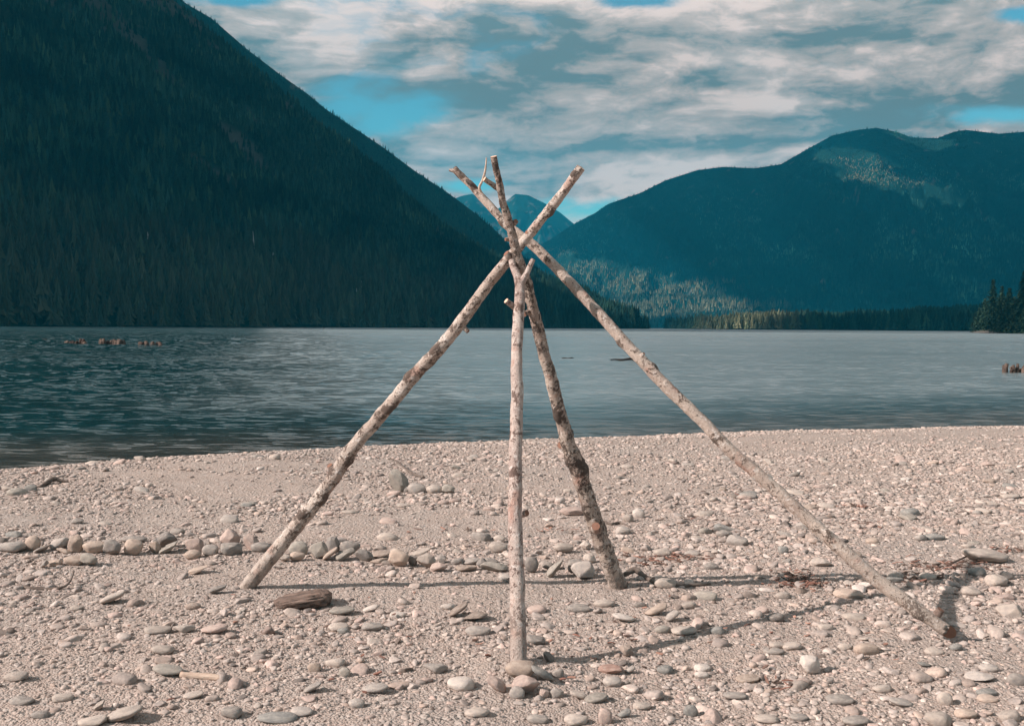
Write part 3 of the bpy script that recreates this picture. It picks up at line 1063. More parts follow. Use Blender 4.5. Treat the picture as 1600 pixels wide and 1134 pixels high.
stump_cluster(118, 538, 35, 8, 8, 'broken stump with a dark end, second from the shore side of four in the lake', 1, 0.6)
stump_cluster(174, 539, 42, 9, 10, 'widest brown stump with a gap of dark wood, in the lake', 2, 0.3)
stump_cluster(235, 540, 38, 9, 9, 'low brown stump tapering to a dark tail in the lake', 3, 0.25, 0.55)
stump_cluster(69, 535, 9, 5, 3, 'smallest dark stump, only its tip above the lake', 4, 1.0)
stump_cluster(1592, 582, 50, 13, 12, 'ragged dark brown stump by the open water edge of the picture', 5, 0.45)
for k, (px, py, wpx, lab, th) in enumerate(((888, 561, 20, 'small black log floating behind the leaning poles', 0.055), (973, 563, 38, 'longer black log floating behind the sloping pole', 0.075))):
    p = on_level(px, py, WATER_Z)
    L = wpx / FPX * p.y / 2
    n = 9
    pts = [(L * (2 * i / (n - 1) - 1), 0.05 * math.sin(i), 0.03 + 0.02 * math.sin(i * 1.3) + (0.05 * i / n if k else 0)) for i in range(n)]
    V, F = tube(pts, [th * (0.45 + 0.6 * (i / (n - 1) if k else math.sin(math.pi * (i + 0.6) / n))) for i in range(n)], 9, 0.4, k)
    o = empty('floating_log', p)
    tag(o, lab, 'log')
    obj('stem', poly_mesh('stem', V, F), M_wetlog, o)
    V, F = tube([(L * 0.5, 0, 0.05), (L * 0.55, 0.05, 0.16 if k else 0.1)], [0.03, 0.02], 6)
    obj('branch_stub', poly_mesh('branch_stub', V, F), M_wetlog, o)

# ------------------------------------------------------------------ the four leaning poles
def spline(pts, step):
    """Catmull-Rom through rows of numbers, resampled by the length of the first three"""
    P = np.array(pts, float)
    P = np.vstack([2 * P[0] - P[1], P, 2 * P[-1] - P[-2]])
    out = []
    for i in range(1, len(P) - 2):
        n = max(2, int(np.linalg.norm(P[i + 1, :3] - P[i, :3]) / step))
        for k in range(n):
            t = k / n
            a, b, c, d = P[i - 1], P[i], P[i + 1], P[i + 2]
            out.append(0.5 * (2 * b + (c - a) * t + (2 * a - 5 * b + 4 * c - d) * t * t + (3 * b - a - 3 * c + d) * t ** 3))
    out.append(P[-2])
    return np.array(out)


def limb(path, sides, seed, knots=(), rough=0.06):
    """bark surface along a path of x, y, z, radius with knot swellings; returns V, F, scar amount and the end rings"""
    r_ = np.random.RandomState(seed)
    S = path[:, :3]
    R = path[:, 3].copy()
    L = np.concatenate([[0], np.cumsum(np.linalg.norm(np.diff(S, axis=0), axis=1))])
    n = len(S)
    T = np.gradient(S, axis=0)
    T /= np.linalg.norm(T, axis=1)[:, None]
    ref = np.cross(T[0], (0.3, 0.9, 0.1))
    A = np.zeros((n, sides, 3))
    scar = np.zeros((n, sides))
    for i in range(n):
        ref = ref - T[i] * ref.dot(T[i])
        ref /= np.linalg.norm(ref)
        b = np.cross(T[i], ref)
        a = np.arange(sides) * 2 * np.pi / sides
        A[i] = np.cos(a)[:, None] * ref + np.sin(a)[:, None] * b
    Rr = R[:, None] * np.ones((n, sides))
    C = S[:, None, :] + A * Rr[..., None]
    nz = fbm(C[..., 0] * 12 + seed, C[..., 1] * 12, C[..., 2] * 12, 3)
    nz2 = fbm(C[..., 0] * 38 + seed, C[..., 1] * 38, C[..., 2] * 38, 3)
    Rr = Rr * (1 + 2.3 * rough * nz + 1.5 * rough * nz2)
    Rr[0] = R[0]
    Rr[-1] = R[-1]
    for (f, ang, size) in knots:
        l0 = f * L[-1]
        da = (np.arange(sides) * 2 * np.pi / sides - ang + np.pi) % (2 * np.pi) - np.pi
        dist2 = ((L[:, None] - l0) / (size * 1.3)) ** 2 + (da[None] * R[:, None] / size) ** 2
        w = np.exp(-dist2)
        Rr += size * 0.55 * w
        scar = np.maximum(scar, np.exp(-dist2 * 0.55))
    C = S[:, None, :] + A * Rr[..., None]
    F = []
    for i in range(n - 1):
        k = np.arange(sides)
        k2 = (k + 1) % sides
        F.append(np.stack([i * sides + k, i * sides + k2, (i + 1) * sides + k2, (i + 1) * sides + k], 1))
    return C.reshape(-1, 3), np.concatenate(F), np.repeat(scar.reshape(-1)[:, None], 3, axis=1), C[0], C[-1], T


def cut_face(ring, out, seed, bulge=0.15):
    """a slightly uneven sawn or broken end over a ring of bark"""
    c = ring.mean(axis=0)
    R = np.linalg.norm(ring - c, axis=1).mean()
    n = len(ring)
    V = [ring + out * 0.0015]
    for q in (0.72, 0.36):
        k = c + (ring - c) * q + out * R * bulge * (1 - q * q) + out * R * 0.12 * pn(ring[:, 0] * 60 + seed, ring[:, 1] * 60, ring[:, 2] * 60)[:, None]
        V.append(k)
    V.append((c + out * R * bulge)[None])
    F = []
    for j in range(2):
        for i in range(n):
            i2 = (i + 1) % n
            F.append((j * n + i, j * n + i2, (j + 1) * n + i2, (j + 1) * n + i))
    for i in range(n):
        F.append((2 * n + i, 2 * n + (i + 1) % n, 3 * n))
    return np.vstack(V), F


def px_path(rows_, step=0.012):
    """rows of picture place, distance and width there become a path of x, y, z, radius"""
    out = []
    for px, py, dep, wpx in rows_:
        p = at(px, py, dep)
        out.append((p.x, p.y, p.z, wpx / FPX * dep / 2 * 0.94))
    return spline(out, step)


def depth_along(pts, d0, d1, frac=1.0):
    """distances for places on one straight pole: 1/distance runs evenly along it in the picture"""
    P = np.array([(p[0], p[1]) for p in pts], float)
    a, b = P[0], P[int(round((len(P) - 1) * frac))]
    t = ((P - a) @ (b - a)) / ((b - a) @ (b - a))
    inv = 1 / d0 + (1 / d1 - 1 / d0) * t
    return [(p[0], p[1], 1 / i_, p[2]) for p, i_ in zip(pts, inv)]


def local(V, o):
    return V - np.array(o)


def make_pole(key, label, rows_, d0, d1, seed, knots, branches, ends, rough=0.06, frac=1.0, end_mats=(None, None), oblique=0.0):
    rows_ = depth_along(rows_, d0, d1, frac)
    path = px_path(rows_)
    q_ = np.arange(len(path)) * 0.012
    hold = smooth(q_, 0.05, 0.35)
    path[:, 0] += hold * (0.012 * pn(q_ * 2.6, seed * 1.3, 0.5) + 0.006 * pn(q_ * 8.0, seed * 2.1, 1.5))
    path[:, 2] += hold * (0.010 * pn(q_ * 2.9, seed * 3.3, 4.5) + 0.005 * pn(q_ * 8.0, seed * 0.7, 6.5))
    base = Vector(path[0, :3])
    root = empty('pole', base)
    tag(root, label, 'pole', 'poles leaning together as a frame')
    V, F, S, r0, r1, T = limb(path, 20, seed, knots, rough)
    if oblique:
        # a slanting saw cut at the foot, its face turned up out of the stones
        c0 = r0.mean(axis=0)
        view = np.array(EYE) - c0
        view /= np.linalg.norm(view)
        R0 = np.linalg.norm(r0 - c0, axis=1).mean()
        mv = (0.0 + oblique * ((r0 - c0) @ view))[:, None] * T[0]
        V[:20] = r0 + mv
        r0 = V[:20].copy()
    # the bark of the pole
    obj('bark', np_mesh('bark', local(V, base), F, S), M_barks[key], root)
    for ring, d, flag, m in ((r0, -T[0], ends[0], end_mats[0]), (r1, T[-1], ends[1], end_mats[1])):
        if flag:
            Vc, Fc = cut_face(ring, d, seed)
            obj('cut_end', poly_mesh('cut_end', local(Vc, base), Fc), m or M_cut, root)
    for name, brow, m, capm in branches:
        bp = px_path(brow, 0.006)
        V, F, S, r0, r1, T = limb(bp, 12, seed + 31, (), rough * 1.2)
        bo = obj(name, np_mesh(name, local(V, base), F, S), m or M_barks[key], root)
        Vc, Fc = cut_face(r1, T[-1], seed)
        obj('cut_end', poly_mesh('cut_end', local(Vc, base), Fc), capm or M_cut, bo)
    return root, path


gA, gB, gC, gD = ground(388, 917), ground(809, 1040), ground(966, 916), ground(1484, 999)
dA, dB, dC, dD = (((p - EYE).dot(fwd)) for p in (gA, gB, gC, gD))
# left pole
A_rows = [(384, 922, 25), (400, 899, 25), (437, 853, 24), (470, 813, 23.5), (500, 776, 23), (524, 742, 22), (547, 706, 22.5), (590, 655, 21.5), (622, 619, 21), (660, 573, 21), (700, 529, 21), (722, 500, 20), (760, 447, 19), (797, 400, 17.5),
          (826, 369, 16), (850, 338, 15.5), (872, 312, 16), (890, 287, 15), (908, 261, 15.5)]
poleA, pA = make_pole('left', 'longest slanting pole with mottled white bark, its foot beside the brown rotten wood', A_rows, dA, 5.32, 5,
                      ((0.20, 1.0, 0.03), (0.245, 2.6, 0.028), (0.30, 0.4, 0.024), (0.335, 3.0, 0.03), (0.46, 2.2, 0.025), (0.53, 0.6, 0.022), (0.575, 4.4, 0.03), (0.60, 1.4, 0.026), (0.91, 3.0, 0.02), (0.985, 1.0, 0.014)),
                      [('branch_stub', [(521, 735, dA - 0.10, 12), (515, 727, dA - 0.12, 10)], None, None),
                       ('branch_stub', [(725, 512, 5.42, 9), (731, 518, 5.41, 7)], None, None),
                       ('branch_stub', [(797, 402, 5.275, 13), (791, 396, 5.262, 11)], None, None),
                       ('branch_stub', [(828, 366, 5.29, 8), (823, 363, 5.27, 7)], None, None)], (True, True), 0.07, 13 / 18, (M_cutpale, M_cutpale))
# right pole, its foot lying on the stones
D_rows = [(1482, 986, 21), (1462, 973, 21), (1425, 946, 22), (1390, 920, 23), (1355, 893, 23), (1318, 859, 23), (1271, 818, 22), (1240, 791, 21.5), (1211, 764, 21), (1150, 712, 20.5), (1100, 659, 20), (1043, 603, 20), (990, 549, 19), (930, 484, 18), (880, 431, 17), (836, 386, 17),
          (811, 365, 15), (790, 350, 14), (776, 333, 13.5), (757, 312, 13.5), (738, 291, 12.5), (722, 277, 12), (711, 267, 11)]
poleD, pD = make_pole('right', 'slanting pole whose orange cut foot lies out on the gravel by the long pale stone', D_rows, dD - 0.06, 5.40, 9,
                      ((0.05, 1.1, 0.03), (0.10, 4.0, 0.022), (0.21, 2.1, 0.02), (0.34, 5.0, 0.02), (0.42, 1.0, 0.018), (0.56, 3.6, 0.018), (0.62, 0.6, 0.018), (0.885, 0.7, 0.014), (0.96, 2.0, 0.014)),
                      [('branch_stub', [(1464, 960, dD - 0.08, 15), (1470, 952, dD - 0.09, 12)], M_drift, None),
                       ('branch_stub', [(1002, 557, 5.2, 7), (1006, 552, 5.19, 5)], None, None),
                       ('branch_stub', [(711, 267, 5.47, 8), (702, 266, 5.47, 4.5)], None, M_cutpale),
                       ('branch_stub', [(722, 276, 5.45, 12), (717, 270, 5.43, 9), (711, 262, 5.43, 7)], None, None),
                       ('twig', [(752, 302, 5.44, 5), (749, 293, 5.43, 4.5), (753, 284, 5.43, 4), (757, 272, 5.43, 4), (759, 260, 5.43, 3.2), (760, 247, 5.43, 2)], M_palewood, M_cutpale)], (True, True), 0.05, 15 / 22, (M_cut, M_cutpale), 1.6)
# back pole
C_rows = [(968, 920, 31), (957, 893, 30), (946, 866, 29), (933, 826, 28), (921, 785, 27), (908, 752, 26), (894, 712, 26), (886, 690, 24), (877, 655, 22), (868, 619, 22), (850, 552, 20), (836, 490, 18.5), (826, 452, 18), (816, 424, 17), (808, 398, 16.5),
          (802, 372, 15), (796, 346, 14), (787, 318, 12.5), (780, 283, 12), (775, 262, 11.5), (771, 245, 11)]
poleC, pC = make_pole('back', 'crooked dark patched pole, its foot beside the white boulder of the stone ring', C_rows, dC, 5.24, 13,
                      ((0.10, 4.4, 0.03), (0.16, 4.6, 0.04), (0.22, 1.0, 0.024), (0.31, 3.2, 0.04), (0.34, 0.8, 0.03), (0.40, 4.0, 0.02), (0.45, 1.2, 0.026), (0.60, 4.4, 0.018), (0.79, 0.3, 0.018), (0.94, 5.0, 0.014)),
                      [('branch_stub', [(932, 826, dC - 0.22, 18), (931, 822, dC - 0.255, 14)], None, None),
                       ('branch_stub', [(882, 697, dC - 0.27, 14), (876, 695, dC - 0.32, 12)], None, None),
                       ('branch_stub', [(781, 296, 5.21, 10), (770, 289, 5.19, 9.5), (757, 280, 5.17, 8.5)], None, M_cutpale),
                       ('branch_stub', [(803, 349, 5.20, 10), (806, 346, 5.18, 8)], None, None),
                       ('branch_stub', [(796, 374, 5.22, 8), (790, 374, 5.21, 6)], None, None),
                       ('branch_stub', [(826, 487, 5.33, 8), (819, 491, 5.31, 9)], None, None)], (True, True), 0.09, 14 / 20, (M_cut, M_cutpale), 0.9)
# front pole with a fork at its top that holds the back pole
B_rows = [(811, 1048, 28), (810, 1015, 27.5), (809, 970, 27), (808, 930, 26), (806, 880, 25), (805, 820, 24), (805, 760, 23), (804, 700, 22), (806, 650, 21), (808, 600, 20), (808, 550, 19), (809, 500, 18.5), (811, 465, 18), (811, 442, 17),
          (806, 428, 13), (801, 417, 11.5), (799, 408, 11)]
poleB, pB = make_pole('front', 'upright forked pole standing in front, a rounded tan stone against its foot', B_rows, dB, 5.19, 17,
                      ((0.06, 5.2, 0.03), (0.13, 5.3, 0.022), (0.36, 4.9, 0.022), (0.39, 5.6, 0.024), (0.44, 1.5, 0.014), (0.70, 5.0, 0.02), (0.86, 2.0, 0.014)),
                      [('prong', [(812, 446, 5.185, 15), (821, 431, 5.18, 11), (828, 416, 5.18, 9), (833, 405, 5.18, 8)], None, None),
                       ('branch_stub', [(804, 480, 5.15, 11), (796, 474, 5.13, 9.5), (791, 470, 5.12, 9)], None, M_cutpale),
                       ('branch_stub', [(815, 803, 4.81, 12), (823, 801, 4.79, 11)], None, None),
                       ('branch_stub', [(807, 774, 4.80, 9), (808, 772, 4.785, 8)], None, None)], (True, True), 0.045, 13 / 16)

# ------------------------------------------------------------------ stones one can tell apart
def ico(sub):
    bm = bmesh.new()
    bmesh.ops.create_icosphere(bm, subdivisions=sub, radius=1.0)
    bm.verts.ensure_lookup_table()
    V = np.array([v.co[:] for v in bm.verts])
    F = np.array([[v.index for v in f.verts] for f in bm.faces])
    bm.free()
    return V, F


ICO = {k: ico(k) for k in (1, 2, 3, 4)}


def stone_shape(sub, seed, ang):
    """unit stone: rounded and lumpy, with flats broken off where ang is high"""
    V, F = ICO[sub]
    r_ = np.random.RandomState(seed)
    V = V.copy()
    e = r_.uniform(0.75, 1.0)
    V = np.sign(V) * np.abs(V) ** e
    V = V * (1 + 0.26 * fbm(V[:, 0] * 0.9 + seed, V[:, 1] * 0.9, V[:, 2] * 0.9, 2)[:, None])
    for _ in range(int(2 + ang * 9)):
        n_ = r_.normal(size=3)
        n_ /= np.linalg.norm(n_)
        d = r_.uniform(0.62, 0.95) - 0.12 * ang
        q = V @ n_ - d
        V = V - np.maximum(q, 0)[:, None] * n_ * (0.55 + 0.4 * ang)
    V = V + 0.035 * fbm(V[:, 0] * 4 + seed, V[:, 1] * 4, V[:, 2] * 4, 3)[:, None] * V
    V /= np.abs(V).max(axis=0)
    return V, F


TINT = {'p': ((0.53, 0.44, 0.38), 'pale'), 'w': ((0.66, 0.57, 0.51), 'whitish'), 't': ((0.49, 0.365, 0.29), 'tan'), 'k': ((0.54, 0.39, 0.335), 'pinkish'),
        'g': ((0.355, 0.315, 0.285), 'grey'), 'd': ((0.225, 0.205, 0.19), 'dark grey'), 's': ((0.22, 0.23, 0.22), 'blue grey'), 'r': ((0.43, 0.235, 0.18), 'reddish'),
        'o': ((0.32, 0.29, 0.25), 'olive grey'), 'b': ((0.29, 0.215, 0.175), 'brown')}
SHAPES = {}


def stone_mesh(seed, ang, code, jit):
    key = (seed % 14, ang > 0.5, code, jit % 4)
    if key not in SHAPES:
        V, F = stone_shape(4 if ang > 0.5 else 3, 40 + key[0] * 3 + (100 if key[1] else 0), 0.9 if key[1] else 0.12)
        c = (np.array(TINT[code][0]) * 0.7 + np.array([0.45, 0.355, 0.305]) * 0.3) * (0.85 + 0.09 * key[3])
        cc = np.repeat(c[None], len(V), axis=0)
        SHAPES[key] = np_mesh('stone', V, F, cc, True)
        SHAPES[key].materials.append(M_stone)
    return SHAPES[key]


# bottom middle of each stone in the photo, its width and height there, colour, tilt in degrees, broken edges or not
RING = [
    (15, 862, 46, 15, 'g', 0, 0), (47, 861, 26, 19, 't', 0, 0), (64, 864, 27, 18, 'g', 25, 0), (90, 859, 31, 30, 'w', 25, 0), (97, 855, 14, 12, 't', 0, 0), (97, 865, 26, 10, 't', -8, 0),
    (116, 864, 26, 25, 't', 0, 1), (146, 864, 35, 16, 't', 0, 0), (174, 868, 29, 22, 'd', 0, 1), (205, 867, 31, 21, 't', 0, 0), (206, 848, 40, 9, 'd', 0, 0), (241, 865, 18, 19, 't', 0, 0),
    (260, 856, 30, 22, 'd', 0, 1), (264, 865, 34, 10, 'o', 28, 1), (300, 863, 31, 19, 'k', 0, 0), (300, 874, 27, 14, 't', 0, 0), (327, 868, 25, 15, 'g', 0, 0), (358, 856, 31, 24, 'k', 0, 0),
    (358, 867, 34, 17, 'g', 0, 1), (390, 858, 26, 22, 'k', 0, 1), (83, 885, 27, 14, 't', 5, 0), (111, 883, 34, 14, 't', 0, 0), (136, 885, 32, 18, 'o', 0, 1), (67, 888, 14, 17, 'g', 40, 1),
    (308, 897, 32, 12, 't', 18, 1), (405, 862, 30, 14, 'g', 0, 0), (434, 868, 22, 14, 'g', 30, 0),
    (467, 868, 31, 19, 'o', 0, 0), (497, 873, 29, 35, 'o', 12, 1), (520, 864, 24, 26, 'd', 0, 1), (517, 876, 28, 13, 't', 38, 0), (547, 864, 32, 16, 'd', 0, 0), (537, 876, 34, 13, 'o', 22, 0),
    (568, 877, 29, 16, 'd', 0, 1), (594, 872, 30, 11, 'b', 10, 0), (592, 881, 28, 10, 't', 6, 0), (622, 886, 34, 25, 't', 0, 1), (645, 884, 15, 13, 'd', 0, 1), (656, 874, 34, 12, 'p', 22, 0),
    (665, 888, 30, 20, 'p', 0, 1), (686, 893, 27, 14, 'k', 0, 1), (691, 880, 13, 11, 'd', 0, 0), (716, 882, 21, 10, 'd', 0, 0), (736, 882, 27, 10, 'g', 8, 0), (728, 892, 35, 11, 't', 0, 0),
    (752, 890, 18, 15, 'd', 0, 1), (768, 880, 22, 10, 'd', -15, 0), (772, 893, 45, 14, 'o', 0, 0), (780, 863, 30, 16, 'p', 0, 0), (780, 847, 18, 10, 'p', 0, 0), (445, 878, 20, 11, 'p', 0, 0), (461, 877, 25, 12, 't', 0, 0),
    (830, 895, 22, 19, 'd', 0, 0), (854, 892, 17, 20, 'g', 20, 1), (869, 903, 32, 34, 'o', 42, 1), (899, 898, 28, 31, 'g', 18, 1), (914, 906, 38, 25, 'w', 0, 0), (922, 879, 22, 15, 'p', 0, 1),
    (882, 864, 30, 12, 'p', 0, 0), (916, 859, 18, 11, 'p', 0, 0),
]
FREE = [
    (622, 768, 34, 29, 'o', 0, 1, 'grey block of rock standing on edge, tallest stone near the far side of the beach'),
    (650, 770, 30, 17, 'g', 0, 0), (678, 770, 26, 14, 'p', 0, 0), (700, 771, 22, 14, 'o', 0, 1), (636, 769, 14, 10, 'd', 0, 0),
    (814, 1063, 52, 34, 't', 7, 0, 'rounded tan stone resting against the foot of the upright forked pole'),
    (848, 1066, 42, 14, 's', -30, 0, 'blue grey flat stone tilted beneath the rounded tan stone at the forked pole'),
    (822, 1086, 46, 28, 'k', 0, 1, 'pinkish lump of crusted silt just below the rounded tan stone at the forked pole'),
    (808, 1090, 26, 18, 'g', 0, 0), (872, 1058, 20, 14, 'g', 0, 0), (778, 1083, 36, 38, 'k', -30, 1, 'pinkish silty lump standing at the side of the rounded tan stone'), (850, 1090, 16, 18, 'k', 0, 1), (870, 1090, 22, 16, 'g', 0, 0),
    (838, 1007, 32, 17, 'd', -12, 1), (858, 1034, 20, 22, 'd', -15, 1),
    (895, 806, 42, 14, 'k', 0, 1, 'pinkish angular slab with a shaded end behind the crooked pole'),
    (998, 809, 20, 16, 'w', 0, 0), (982, 815, 18, 12, 'p', 0, 0), (973, 834, 24, 12, 'w', 0, 0), (1036, 869, 30, 12, 'p', 0, 0), (1112, 889, 24, 11, 'd', 0, 0),
    (1026, 961, 38, 17, 't', 20, 0), (1051, 972, 26, 24, 'g', 35, 0, 'grey rounded stone standing on its end beyond the forked pole'), (1076, 951, 28, 11, 'p', 0, 0), (1036, 989, 26, 12, 'o', 0, 0), (1070, 992, 40, 10, 'p', 5, 0),
    (975, 972, 38, 12, 'w', -10, 0), (980, 1026, 21, 15, 'b', 0, 1, 'dark brown stone lying in the shadow line of the forked pole'), (1121, 990, 24, 13, 's', 0, 0), (955, 1053, 42, 12, 'r', 5, 1, 'brick red flat stone lying on the open gravel'),
    (957, 1072, 30, 16, 'w', 0, 0), (985, 1052, 18, 16, 'g', 30, 0), (1098, 1049, 27, 12, 'w', 0, 0), (1097, 1059, 24, 11, 'w', 0, 0), (1170, 1066, 38, 11, 't', 5, 0), (976, 1121, 22, 17, 's', 20, 0),
    (1080, 1118, 24, 18, 's', 0, 0), (905, 1093, 32, 18, 'p', -20, 0), (932, 1098, 38, 13, 'o', 10, 0), (1356, 1022, 40, 18, 't', 0, 0), (1322, 1014, 26, 11, 'p', 0, 0), (1268, 1053, 32, 24, 'w', 0, 1, 'whitish blunt stone with a broken face on the gravel below the slanting pole foot'),
    (1297, 1068, 12, 14, 'd', 40, 0), (1258, 1070, 24, 13, 'k', 0, 0), (1410, 1104, 38, 17, 'g', -10, 0), (1470, 1136, 42, 26, 'p', 0, 0), (1512, 1122, 36, 15, 't', 0, 0), (1478, 1100, 26, 20, 'p', 0, 0),
    (1547, 1049, 29, 13, 'w', 0, 0), (1536, 1065, 46, 13, 'w', 0, 1, 'white oblong stone, brightest on the gravel near the picture edge'), (1546, 1096, 32, 9, 't', 0, 0), (1213, 971, 28, 12, 'd', 0, 0, 'dark smooth pebble where the shadow of the forked pole fades'),
    (1496, 1016, 22, 11, 's', 0, 0), (1545, 1088, 34, 12, 's', 0, 0), (1445, 1042, 22, 10, 's', -10, 0), (1290, 984, 26, 10, 'p', 0, 0), (1225, 935, 26, 12, 'p', 0, 0), (1330, 934, 48, 15, 't', 0, 1),
    (1545, 879, 70, 15, 'p', -4, 0, 'long pale stone lying flat near the picture edge beside the red bark scraps'), (1530, 900, 28, 15, 's', 0, 0), (1560, 915, 36, 18, 'p', 0, 0), (1575, 905, 26, 14, 'g', 0, 1), (1462, 843, 36, 10, 's', 0, 0), (1440, 845, 20, 10, 'g', 0, 0),
    (1462, 1022, 30, 9, 'p', 0, 0), (1238, 1014, 34, 10, 'p', 0, 0), (1210, 1022, 34, 9, 'g', 0, 0), (1215, 1012, 24, 10, 'p', 0, 0), (1452, 905, 30, 12, 'p', 0, 0), (1224, 864, 18, 12, 's', 0, 0),
    (20, 1064, 42, 18, 'p', 6, 0), (259, 1056, 50, 18, 'o', -6, 0, 'smooth olive grey stone lying beside the bleached stick'), (285, 988, 36, 16, 'p', -6, 1, 'pale squarish stone with a shaded end below the foot of the longest pole'), (333, 990, 42, 13, 'k', 8, 0), (337, 928, 31, 17, 'd', 14, 0, 'dark grey stone on the silt just short of the longest pole foot'),
    (252, 1021, 38, 14, 'p', 0, 0), (190, 1128, 56, 26, 'p', 15, 0), (140, 1136, 46, 20, 'p', 8, 0), (155, 1110, 22, 21, 'p', 35, 1), (360, 1122, 36, 22, 'g', -8, 0), (300, 952, 26, 11, 'b', 0, 0), (172, 944, 40, 10, 'p', 22, 0),
    (118, 954, 22, 10, 'p', 0, 0), (243, 990, 44, 12, 'p', 0, 0), (578, 956, 26, 11, 'w', 18, 0), (533, 960, 42, 15, 'o', 5, 0), (527, 986, 32, 14, 'p', 0, 0), (536, 990, 20, 10, 's', 0, 0), (580, 985, 38, 13, 'g', 0, 0),
    (716, 964, 36, 17, 'b', 35, 0, 'slab leaning over a dark hollow on the open gravel'), (742, 971, 40, 14, 'b', 10, 1), (490, 1049, 22, 15, 't', 0, 0), (538, 1056, 20, 14, 'o', 0, 0), (523, 1040, 34, 13, 'p', 0, 0),
    (585, 1083, 44, 14, 'g', 6, 0), (487, 1082, 30, 12, 'g', 25, 0), (746, 992, 42, 15, 'g', 0, 0), (620, 964, 26, 9, 'w', 0, 0), (430, 1130, 66, 14, 's', 0, 0), (470, 1118, 36, 12, 'w', 0, 0), (556, 1106, 26, 16, 'w', 0, 0),
    (700, 952, 24, 10, 'w', 0, 0), (118, 818, 20, 9, 'g', 0, 0), (790, 908, 24, 12, 'w', 0, 0), (805, 1000, 1, 1, 'p', 0, 0), (1000, 948, 20, 8, 'd', 0, 0), (905, 955, 40, 11, 'g', 0, 0), (838, 958, 32, 12, 'k', 0, 0), (945, 948, 34, 12, 'p', 0, 0),
    (1040, 918, 34, 16, 'p', 0, 0), (30, 1100, 40, 14, 'g', 0, 0), (95, 1095, 34, 12, 'p', 0, 0), (60, 1122, 30, 12, 'g', 0, 0), (300, 1092, 34, 14, 'p', 10, 0), (680, 1052, 40, 22, 'g', -12, 1), (720, 1078, 44, 20, 'w', 0, 0),
    (1003, 1108, 30, 12, 'p', 0, 0), (1150, 1092, 40, 10, 'g', 0, 0), (1315, 1100, 44, 14, 'g', 0, 0), (1380, 1082, 30, 12, 'p', 0, 0), (1590, 1070, 30, 18, 'g', 0, 0), (1580, 1128, 34, 20, 'p', 0, 0),
    (745, 1120, 40, 14, 'p', 0, 0), (840, 1130, 34, 14, 'g', 0, 0), (900, 1132, 40, 18, 'p', 0, 0), (945, 1130, 24, 22, 'k', 0, 0), (1200, 1130, 40, 12, 'p', 0, 0), (1250, 1125, 30, 10, 'g', 0, 0), (1340, 1132, 44, 14, 'g', 0, 0),
]
LANDMARKS = [  # what one can find in the photo, and where
    ('the foot of the longest pole', gA), ('the foot of the forked pole', gB), ('the foot of the crooked pole', gC), ('the orange cut pole end', gD),
    ('the brown rotten wood', ground(470, 945)), ('the bleached stick', ground(315, 1060)), ('the curved twig', ground(75, 912)),
    ('the grey block of rock standing on edge', ground(622, 768)), ('the brick red flat stone', ground(955, 1053)), ('the long pale stone', ground(1545, 879)),
    ('the white oblong stone', ground(1536, 1065)), ('the whitish blunt stone', ground(1268, 1053)), ('the grey stone standing on end', ground(1051, 972)),
    ('the pinkish angular slab', ground(895, 806)), ('the dark pebble in the pole shadow', ground(1213, 971)), ('the olive stone by the bleached stick', ground(259, 1056)),
    ('the slab leaning over a hollow', ground(716, 964)), ('the bottom left picture corner', ground(5, 1130)), ('the bottom right picture corner', ground(1595, 1130)),
    ('the middle of the bottom picture edge', ground(800, 1132)), ('the left end of the stone ring', ground(15, 862)), ('the curved shore branch', ground(88, 757)),
    ('the thin bent shore twig', ground(640, 735)), ('the red bark scraps', ground(1240, 905)), ('the bottom of the longest pole shadow', ground(560, 914)),
]


def where(p, use=0):
    """landmark, direction and reach in words, from the stone's own place"""
    ds = sorted(((p - q).length, n, q) for n, q in LANDMARKS)
    d, n, q = ds[use]
    v = p - q
    ang_ = math.degrees(math.atan2(v.y, v.x)) % 360
    dirs = ('right of', 'behind and right of', 'behind', 'behind and left of', 'left of', 'in front and left of', 'in front of', 'in front and right of')
    w = dirs[int((ang_ + 22.5) // 45) % 8]
    r = 'right beside and ' if d < 0.12 else 'a hand ' if d < 0.25 else 'a forearm ' if d < 0.45 else 'an arm ' if d < 0.8 else 'a stride ' if d < 1.2 else 'some strides ' if d < 2.2 else 'far '
    return r + w + ' ' + n


USED = set()


def shape_word(w, h, ang):
    r = h / w
    return ('long thin' if r < 0.30 else 'flat' if r < 0.45 else 'oblong' if r < 0.68 else 'upright' if r > 0.95 else 'chunky') + (' broken' if ang > 0.5 else '')


def size_word(W_):
    return 'large' if W_ > 0.17 else 'middling' if W_ > 0.105 else 'small'


def stone_label(p, W_, w, h, ang, code, ring):
    for use in range(6):
        for sz in ((0, 1) if not ring else (0, 1)):
            base = f"{size_word(W_) + ' ' if sz else ''}{shape_word(w, h, ang)} {TINT[code][1]} stone"
            t = f"{base} {'in the ring, ' if ring else ''}{where(p, use)}"
            if len(t.split()) <= 16 and t not in USED:
                USED.add(t)
                return t
    return ' '.join(t.split()[:16])


STONE_AT = []


